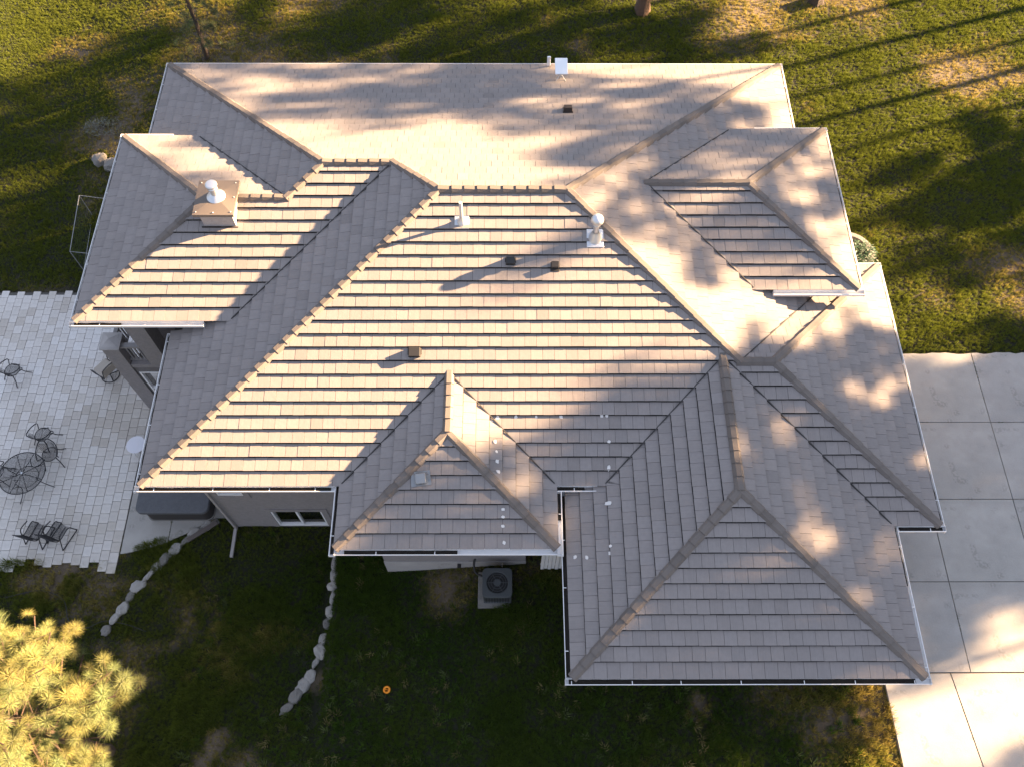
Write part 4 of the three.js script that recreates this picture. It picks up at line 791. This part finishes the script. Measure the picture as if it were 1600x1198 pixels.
function pine(name, label, x, z, o) { // o: height, crown base, radius, trunk radius, whorls, tufts, tuft size, colour
  seed = o.seed ?? 7; // each tree grows from its own seed
  const y0 = ground(x, z) - 0.1, t = thing(name, label, 'tree', [x, y0, z], 0, o.group);
  const lean = o.lean ?? [0, 0], H_ = o.height, seg = 10, pts = [];
  for (let i = 0; i <= seg; i++) { const k = i / seg; pts.push(V(lean[0] * k * H_ + Math.sin(k * 5 + x) * 0.08, k * H_, lean[1] * k * H_ + Math.cos(k * 4 + z) * 0.08)); }
  const curve = new THREE.CatmullRomCurve3(pts), tg = new THREE.TubeGeometry(curve, 24, 1, 9), tp = tg.attributes.position;
  { const v = V(0, 0, 0); for (let i = 0; i <= 24; i++) { const c = curve.getPointAt(i / 24), r = o.trunk * Math.max(0.08, 1 - 0.93 * i / 24) * (i === 0 ? 1.35 : 1); for (let j = 0; j <= 9; j++) { const q = i * 10 + j; v.fromBufferAttribute(tp, q).sub(c).multiplyScalar(r * (1 + 0.1 * Math.sin(j * 2.3 + i))).add(c); tp.setXYZ(q, v.x, v.y, v.z); } } tg.computeVertexNormals(); }
  part('trunk', metreUV(tg), o.bark ?? M.bark, t);
  const limbs = [], tufts = [];
  for (let w = 0; w < o.whorls; w++) {
    const k = (w + rr(0.1, 0.9)) / o.whorls, y = o.base + (H_ - o.base) * k, prof = o.profile ? o.profile(k) : Math.pow(1 - k, 0.7) * 0.85 + 0.15 * Math.sin(k * Math.PI);
    const n = o.perWhorl ?? 4, a0_ = rr(0, 6.28);
    for (let b = 0; b < n; b++) {
      const a = a0_ + b / n * 6.283 + rr(-0.35, 0.35), L = o.radius * Math.max(0.12, prof) * rr(0.6, 1.1), c = curve.getPoint(clamp(y / H_, 0, 1)), up = rr(0.05, 0.35);
      const e = V(c.x + Math.cos(a) * L, y + up * L - 0.12 * L, c.z + Math.sin(a) * L), mid = V(c.x + Math.cos(a + 0.1) * L * 0.5, y - 0.02 * L, c.z + Math.sin(a + 0.1) * L * 0.5);
      const lc = new THREE.CatmullRomCurve3([c, mid, e]);
      limbs.push(new THREE.TubeGeometry(lc, 5, Math.max(0.012, o.trunk * 0.14 * (1 - 0.5 * k)), 4));
      const nt = Math.max(3, Math.round(o.tufts * L / o.radius));
      for (let q = 0; q < nt; q++) { const u = 0.35 + 0.65 * Math.sqrt(rnd()), p = lc.getPoint(u), sp = o.spread ?? 0.35; const off = V(rr(-1, 1) * sp * L * 0.6, rr(-0.25, 0.5) * sp * L * 0.5, rr(-1, 1) * sp * L * 0.6); tufts.push([p.clone().add(off), V(Math.cos(a) * 0.6 + rr(-0.5, 0.5), rr(0.3, 1), Math.sin(a) * 0.6 + rr(-0.5, 0.5)).normalize()]); if (q % 3 === 0 && o.twigs) limbs.push(bar(p.toArray(), p.clone().add(off).toArray(), 0.008, 4)); }
    }
  }
  part('limbs', limbs, o.bark ?? M.bark, t);
  part('crown', scatter(o.fine ? needleFine : needle, tufts.length, (i, mt) => {
    const [p, d] = tufts[i], s = o.size * rr(0.75, 1.2); mt.compose(p, new THREE.Quaternion().setFromUnitVectors(V(0, 1, 0), d), V(s, s * rr(0.8, 1.1), s));
    const b = rr(0.75, 1.25), y = rr(0, 1), c = o.colour; return [c[0] * b * (0.85 + 0.4 * y), c[1] * b, c[2] * b * (1.1 - 0.3 * y)];
  }), needleMat, t);
  return t;
}
const PINE = [0.17, 0.195, 0.055];
pine('pine_tree', 'bushy sunlit pine in the lower left corner', -11.1, 6.35, { height: 10.6, base: 3.2, radius: 3.0, trunk: 0.16, whorls: 15, perWhorl: 7, tufts: 15, size: 0.27, fine: true, colour: PINE, twigs: true, spread: 0.3, seed: 11, profile: (k) => 1 - 0.72 * k });
pine('pine_tree', 'thick reddish pine trunk at the top edge of the back lawn', 5.45, -20.6, { height: 15, base: 7.5, radius: 2.8, trunk: 0.27, whorls: 11, tufts: 14, size: 0.34, colour: PINE, seed: 12 });
pine('young_pine', 'slim dark pine with sparse twigs at the top left of the lawn', -12.0, -19.0, { height: 5.4, base: 0.5, radius: 1.4, trunk: 0.11, whorls: 9, perWhorl: 4, tufts: 6, seed: 5, size: 0.22, colour: [0.09, 0.11, 0.03], bark: M.barkGrey, lean: [0.02, -0.02], twigs: true });
// pines right of the frame whose shadows fall across roof, lawn and drive; (a, u) = along and across the sun's bearing
const away = (a, u) => [a * Math.cos(SUN_AZ) + u * Math.sin(SUN_AZ), -a * Math.sin(SUN_AZ) + u * Math.cos(SUN_AZ)];
const shade = [ // across, lowest and highest of the crown in the sun's view, radius, how far away, trunk, tufts, what tells it apart
  [1.9, -9.0, 1.6, 2.9, 47, 0.24, 46, 'broad dense pine right of the view, nearest in line with the garage ridge'],
  [5.4, -9.0, 1.0, 3.0, 50, 0.22, 48, 'dense pine right of the view, in line with the garage front'],
  [8.2, -4.6, 0.8, 2.1, 46, 0.2, 30, 'bare-trunked pine right of the view, in line with the driveway end'],
  [11.2, -6.2, 1.0, 1.8, 52, 0.2, 12, 'southernmost pine right of the view, beyond the driveway'],
  [-5.6, -3.4, 1.0, 3.0, 49, 0.22, 19, 'loose-crowned pine right of the view, in line with the right wing'],
  [-4.0, -10.8, -8.2, 2.7, 42, 0.16, 20, 'lowest pine right of the view, standing before the taller ones'],
  [-8.8, -2.6, 0.6, 2.1, 52, 0.2, 16, 'slender pine right of the view, in line with the main ridge'],
  [-13.4, -1.6, 2.3, 3.0, 48, 0.22, 20, 'pine right of the view, in line with the back eave'],
  [-18.2, -5.8, 3.0, 3.4, 46, 0.25, 24, 'biggest pine right of the view, in line with the back lawn'],
  [3.4, -9.8, -5.2, 4.0, 55, 0.24, 44, 'squat wide pine right of the view, behind the two dense ones'],
  [-15.2, -7.4, -1.4, 2.8, 45, 0.22, 26, 'medium pine right of the view, in line with the lawn behind the back eave'],
  [-22.2, -5.5, 1.8, 2.6, 47, 0.22, 20, 'northernmost pine right of the view'],
  [-6.6, -10.8, -8.3, 2.3, 40, 0.16, 18, 'second low pine right of the view, beside the lowest one'],
  [-11.9, -0.7, 1.5, 1.5, 50, 0.18, 12, 'narrow pine right of the view, close by the one in line with the back eave'],
  [-10.4, 3.2, 6.0, 1.8, 44, 0.2, 8, 'tallest thin pine right of the view, crown high above bare trunk'],
];
shade.forEach(([u, v0, v1, r, a, tr, tf, label], i) => {
  const [x, z] = away(a, u), k = a * Math.tan(SUN_EL) + E0, b = v0 + k, top = v1 + k;
  pine('shade_pine', label, x, z, { height: top, base: b, radius: r, trunk: tr, whorls: Math.max(5, Math.round((top - b) * 1.5)), perWhorl: 5, tufts: tf, size: 0.42, colour: PINE, group: 'pines shading the house from the right', profile: (q) => Math.sin(Math.PI * (0.28 + 0.45 * q)), spread: 0.4, seed: 100 + i * 37 });
});

// ------------------------------------------------------------------ grass
{
  seed = 4242;
  const blade = (() => {
    const pos = [];
    for (let i = 0; i < 9; i++) { const a = i * 2.4 + rr(-0.3, 0.3), r = rr(0, 0.035), l = rr(0.012, 0.05), h = rr(0.05, 0.095), w = 0.006, bx = Math.cos(a + 1) * r, bz = Math.sin(a + 1) * r, sx = -Math.sin(a) * w, sz = Math.cos(a) * w; pos.push(bx + sx, 0, bz + sz, bx - sx, 0, bz - sz, bx + Math.cos(a) * l, h, bz + Math.sin(a) * l); }
    const g = new THREE.BufferGeometry(); g.setAttribute('position', new THREE.Float32BufferAttribute(pos, 3)); g.computeVertexNormals(); return g;
  })();
  const houseRects = [[xL + 0.5, xR - 0.4, zb + 0.6, zf - 0.85], [xL1 + 0.5, xL, zb + 0.6, zl - 0.5], [xg0 + 0.6, xg1 - 0.6, zf - 1, zg - 0.75], [xs0 + 0.7, xs1 - 0.7, zf - 1, zs - 0.7], [xR - 1, xR2 - 0.7, zb4, zf2]];
  const free = (x, z) => {
    for (const [a, b, c, d] of houseRects) if (x > a && x < b && z > c && z < d) return false;
    if (x > 9.0 && z > -4.82 + 0.06 * Math.sin(x * 7) + 0.05 * Math.sin(x * 17)) { const edge = z < 4.8 ? 9.0 : 9.86 + (z - 5.1) * 0.06; if (x > edge + 0.05 * Math.sin(z * 9)) return false; }
    if (x > -19.15 && x < -11.83 && z > -8.76 && z < 1.08) return false;
    if (x > -11.9 && x < -8.3 && z > -8.76 && z < 0.86 - Math.max(0, (x + 11.84) * 0.42)) return false;
    return true;
  };
  const mats = [], cols = [], mt = new THREE.Matrix4(), q = new THREE.Quaternion(), e = new THREE.Euler();
  const put = (x, z, s, c) => { e.set(rr(-0.25, 0.25), rr(0, 6.28), rr(-0.25, 0.25)); mt.compose(V(x, ground(x, z) - 0.005, z), q.setFromEuler(e), V(s, s * rr(0.7, 1.3), s)); mats.push(mt.clone()); cols.push(c); };
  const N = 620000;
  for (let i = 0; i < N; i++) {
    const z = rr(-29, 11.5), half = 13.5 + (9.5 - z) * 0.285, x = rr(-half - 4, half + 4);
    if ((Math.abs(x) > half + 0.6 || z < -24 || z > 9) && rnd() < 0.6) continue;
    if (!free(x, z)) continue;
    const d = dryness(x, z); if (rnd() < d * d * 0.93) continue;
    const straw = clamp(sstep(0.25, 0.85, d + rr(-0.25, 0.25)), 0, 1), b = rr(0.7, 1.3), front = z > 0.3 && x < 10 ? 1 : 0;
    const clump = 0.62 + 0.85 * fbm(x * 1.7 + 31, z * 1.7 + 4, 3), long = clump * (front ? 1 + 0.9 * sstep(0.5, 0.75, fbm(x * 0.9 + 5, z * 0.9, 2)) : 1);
    const lushShade = sstep(-10, -4.5, x) * sstep(0, 1.2, z) * sstep(9.5, 7, x) * (0.35 + 0.9 * fbm(x * 0.5 + 9, z * 0.5 + 2, 3)), g = [0.108 - 0.062 * lushShade, 0.134 - 0.044 * lushShade, 0.016 - 0.009 * lushShade], s = [0.29, 0.235, 0.06];  // front lawn greener and darker, its shade partly put into the grass colour
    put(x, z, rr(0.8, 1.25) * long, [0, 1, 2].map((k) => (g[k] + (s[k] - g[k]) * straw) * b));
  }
  // unmown clumps and weeds below the house
  for (let i = 0; i < 2600; i++) {
    const x = rr(-9, 9), z = rr(0.2, 8.5); if (!free(x, z) || fbm(x * 0.8 + 2, z * 0.8 + 60, 3) < 0.5 + (x > -1 ? 0.05 : 0)) continue;
    const w = rnd(), b = rr(0.7, 1.4); put(x, z, rr(1.5, 3.2), w < 0.2 ? [0.2 * b, 0.17 * b, 0.07 * b] : w < 0.4 ? [0.11 * b, 0.14 * b, 0.05 * b] : [0.05 * b, 0.095 * b, 0.009 * b]);
  }
  for (const [x0, z0, x1, z1, n] of [[14.57, -4.86, 14.57, -3.1, 60], [12.15, 3.3, 12.15, 3.9, 16], [12.4, -2.46, 12.7, -2.46, 8], [13.0, 4.8, 13.4, 4.8, 8], [11.62, 4.85, 11.9, 7.2, 14], [-10.45, -0.2, -10.45, 0.5, 14], [-11.85, 0.3, -11.85, 0.9, 14], [14.8, -2.46, 15.0, -2.46, 8]])
    for (let i = 0; i < n; i++) { const k = Math.pow(rnd(), 1.4), x = x0 + (x1 - x0) * k, z = z0 + (z1 - z0) * k; e.set(rr(-0.4, 0.4), rr(0, 6.28), rr(-0.4, 0.4)); const sc = rr(0.3, 0.8); mt.compose(V(x, (x < 0 ? PY : 0) - 0.01, z), q.setFromEuler(e), V(sc, sc, sc)); mats.push(mt.clone()); cols.push(rnd() < 0.5 ? [0.12, 0.09, 0.03] : [0.05, 0.085, 0.01]); }
  const im = new THREE.InstancedMesh(blade, new THREE.MeshPhysicalMaterial({ roughness: 1, transmission: 0.4, thickness: 0, specularIntensity: 0.15, side: THREE.DoubleSide }), mats.length);
  mats.forEach((a, i) => { im.setMatrixAt(i, a); im.setColorAt(i, lin(...cols[i])); });
  im.name = 'grass'; im.userData = { kind: 'stuff', label: 'lawn grass, green with straw-coloured dry patches, front lawn darkened to carry its shade', category: 'grass' }; im.receiveShadow = true; im.castShadow = true; scene.add(im);
  console.log('grass', mats.length);
}

renderer.setSize(1024, 766);
renderer.render(scene, camera);
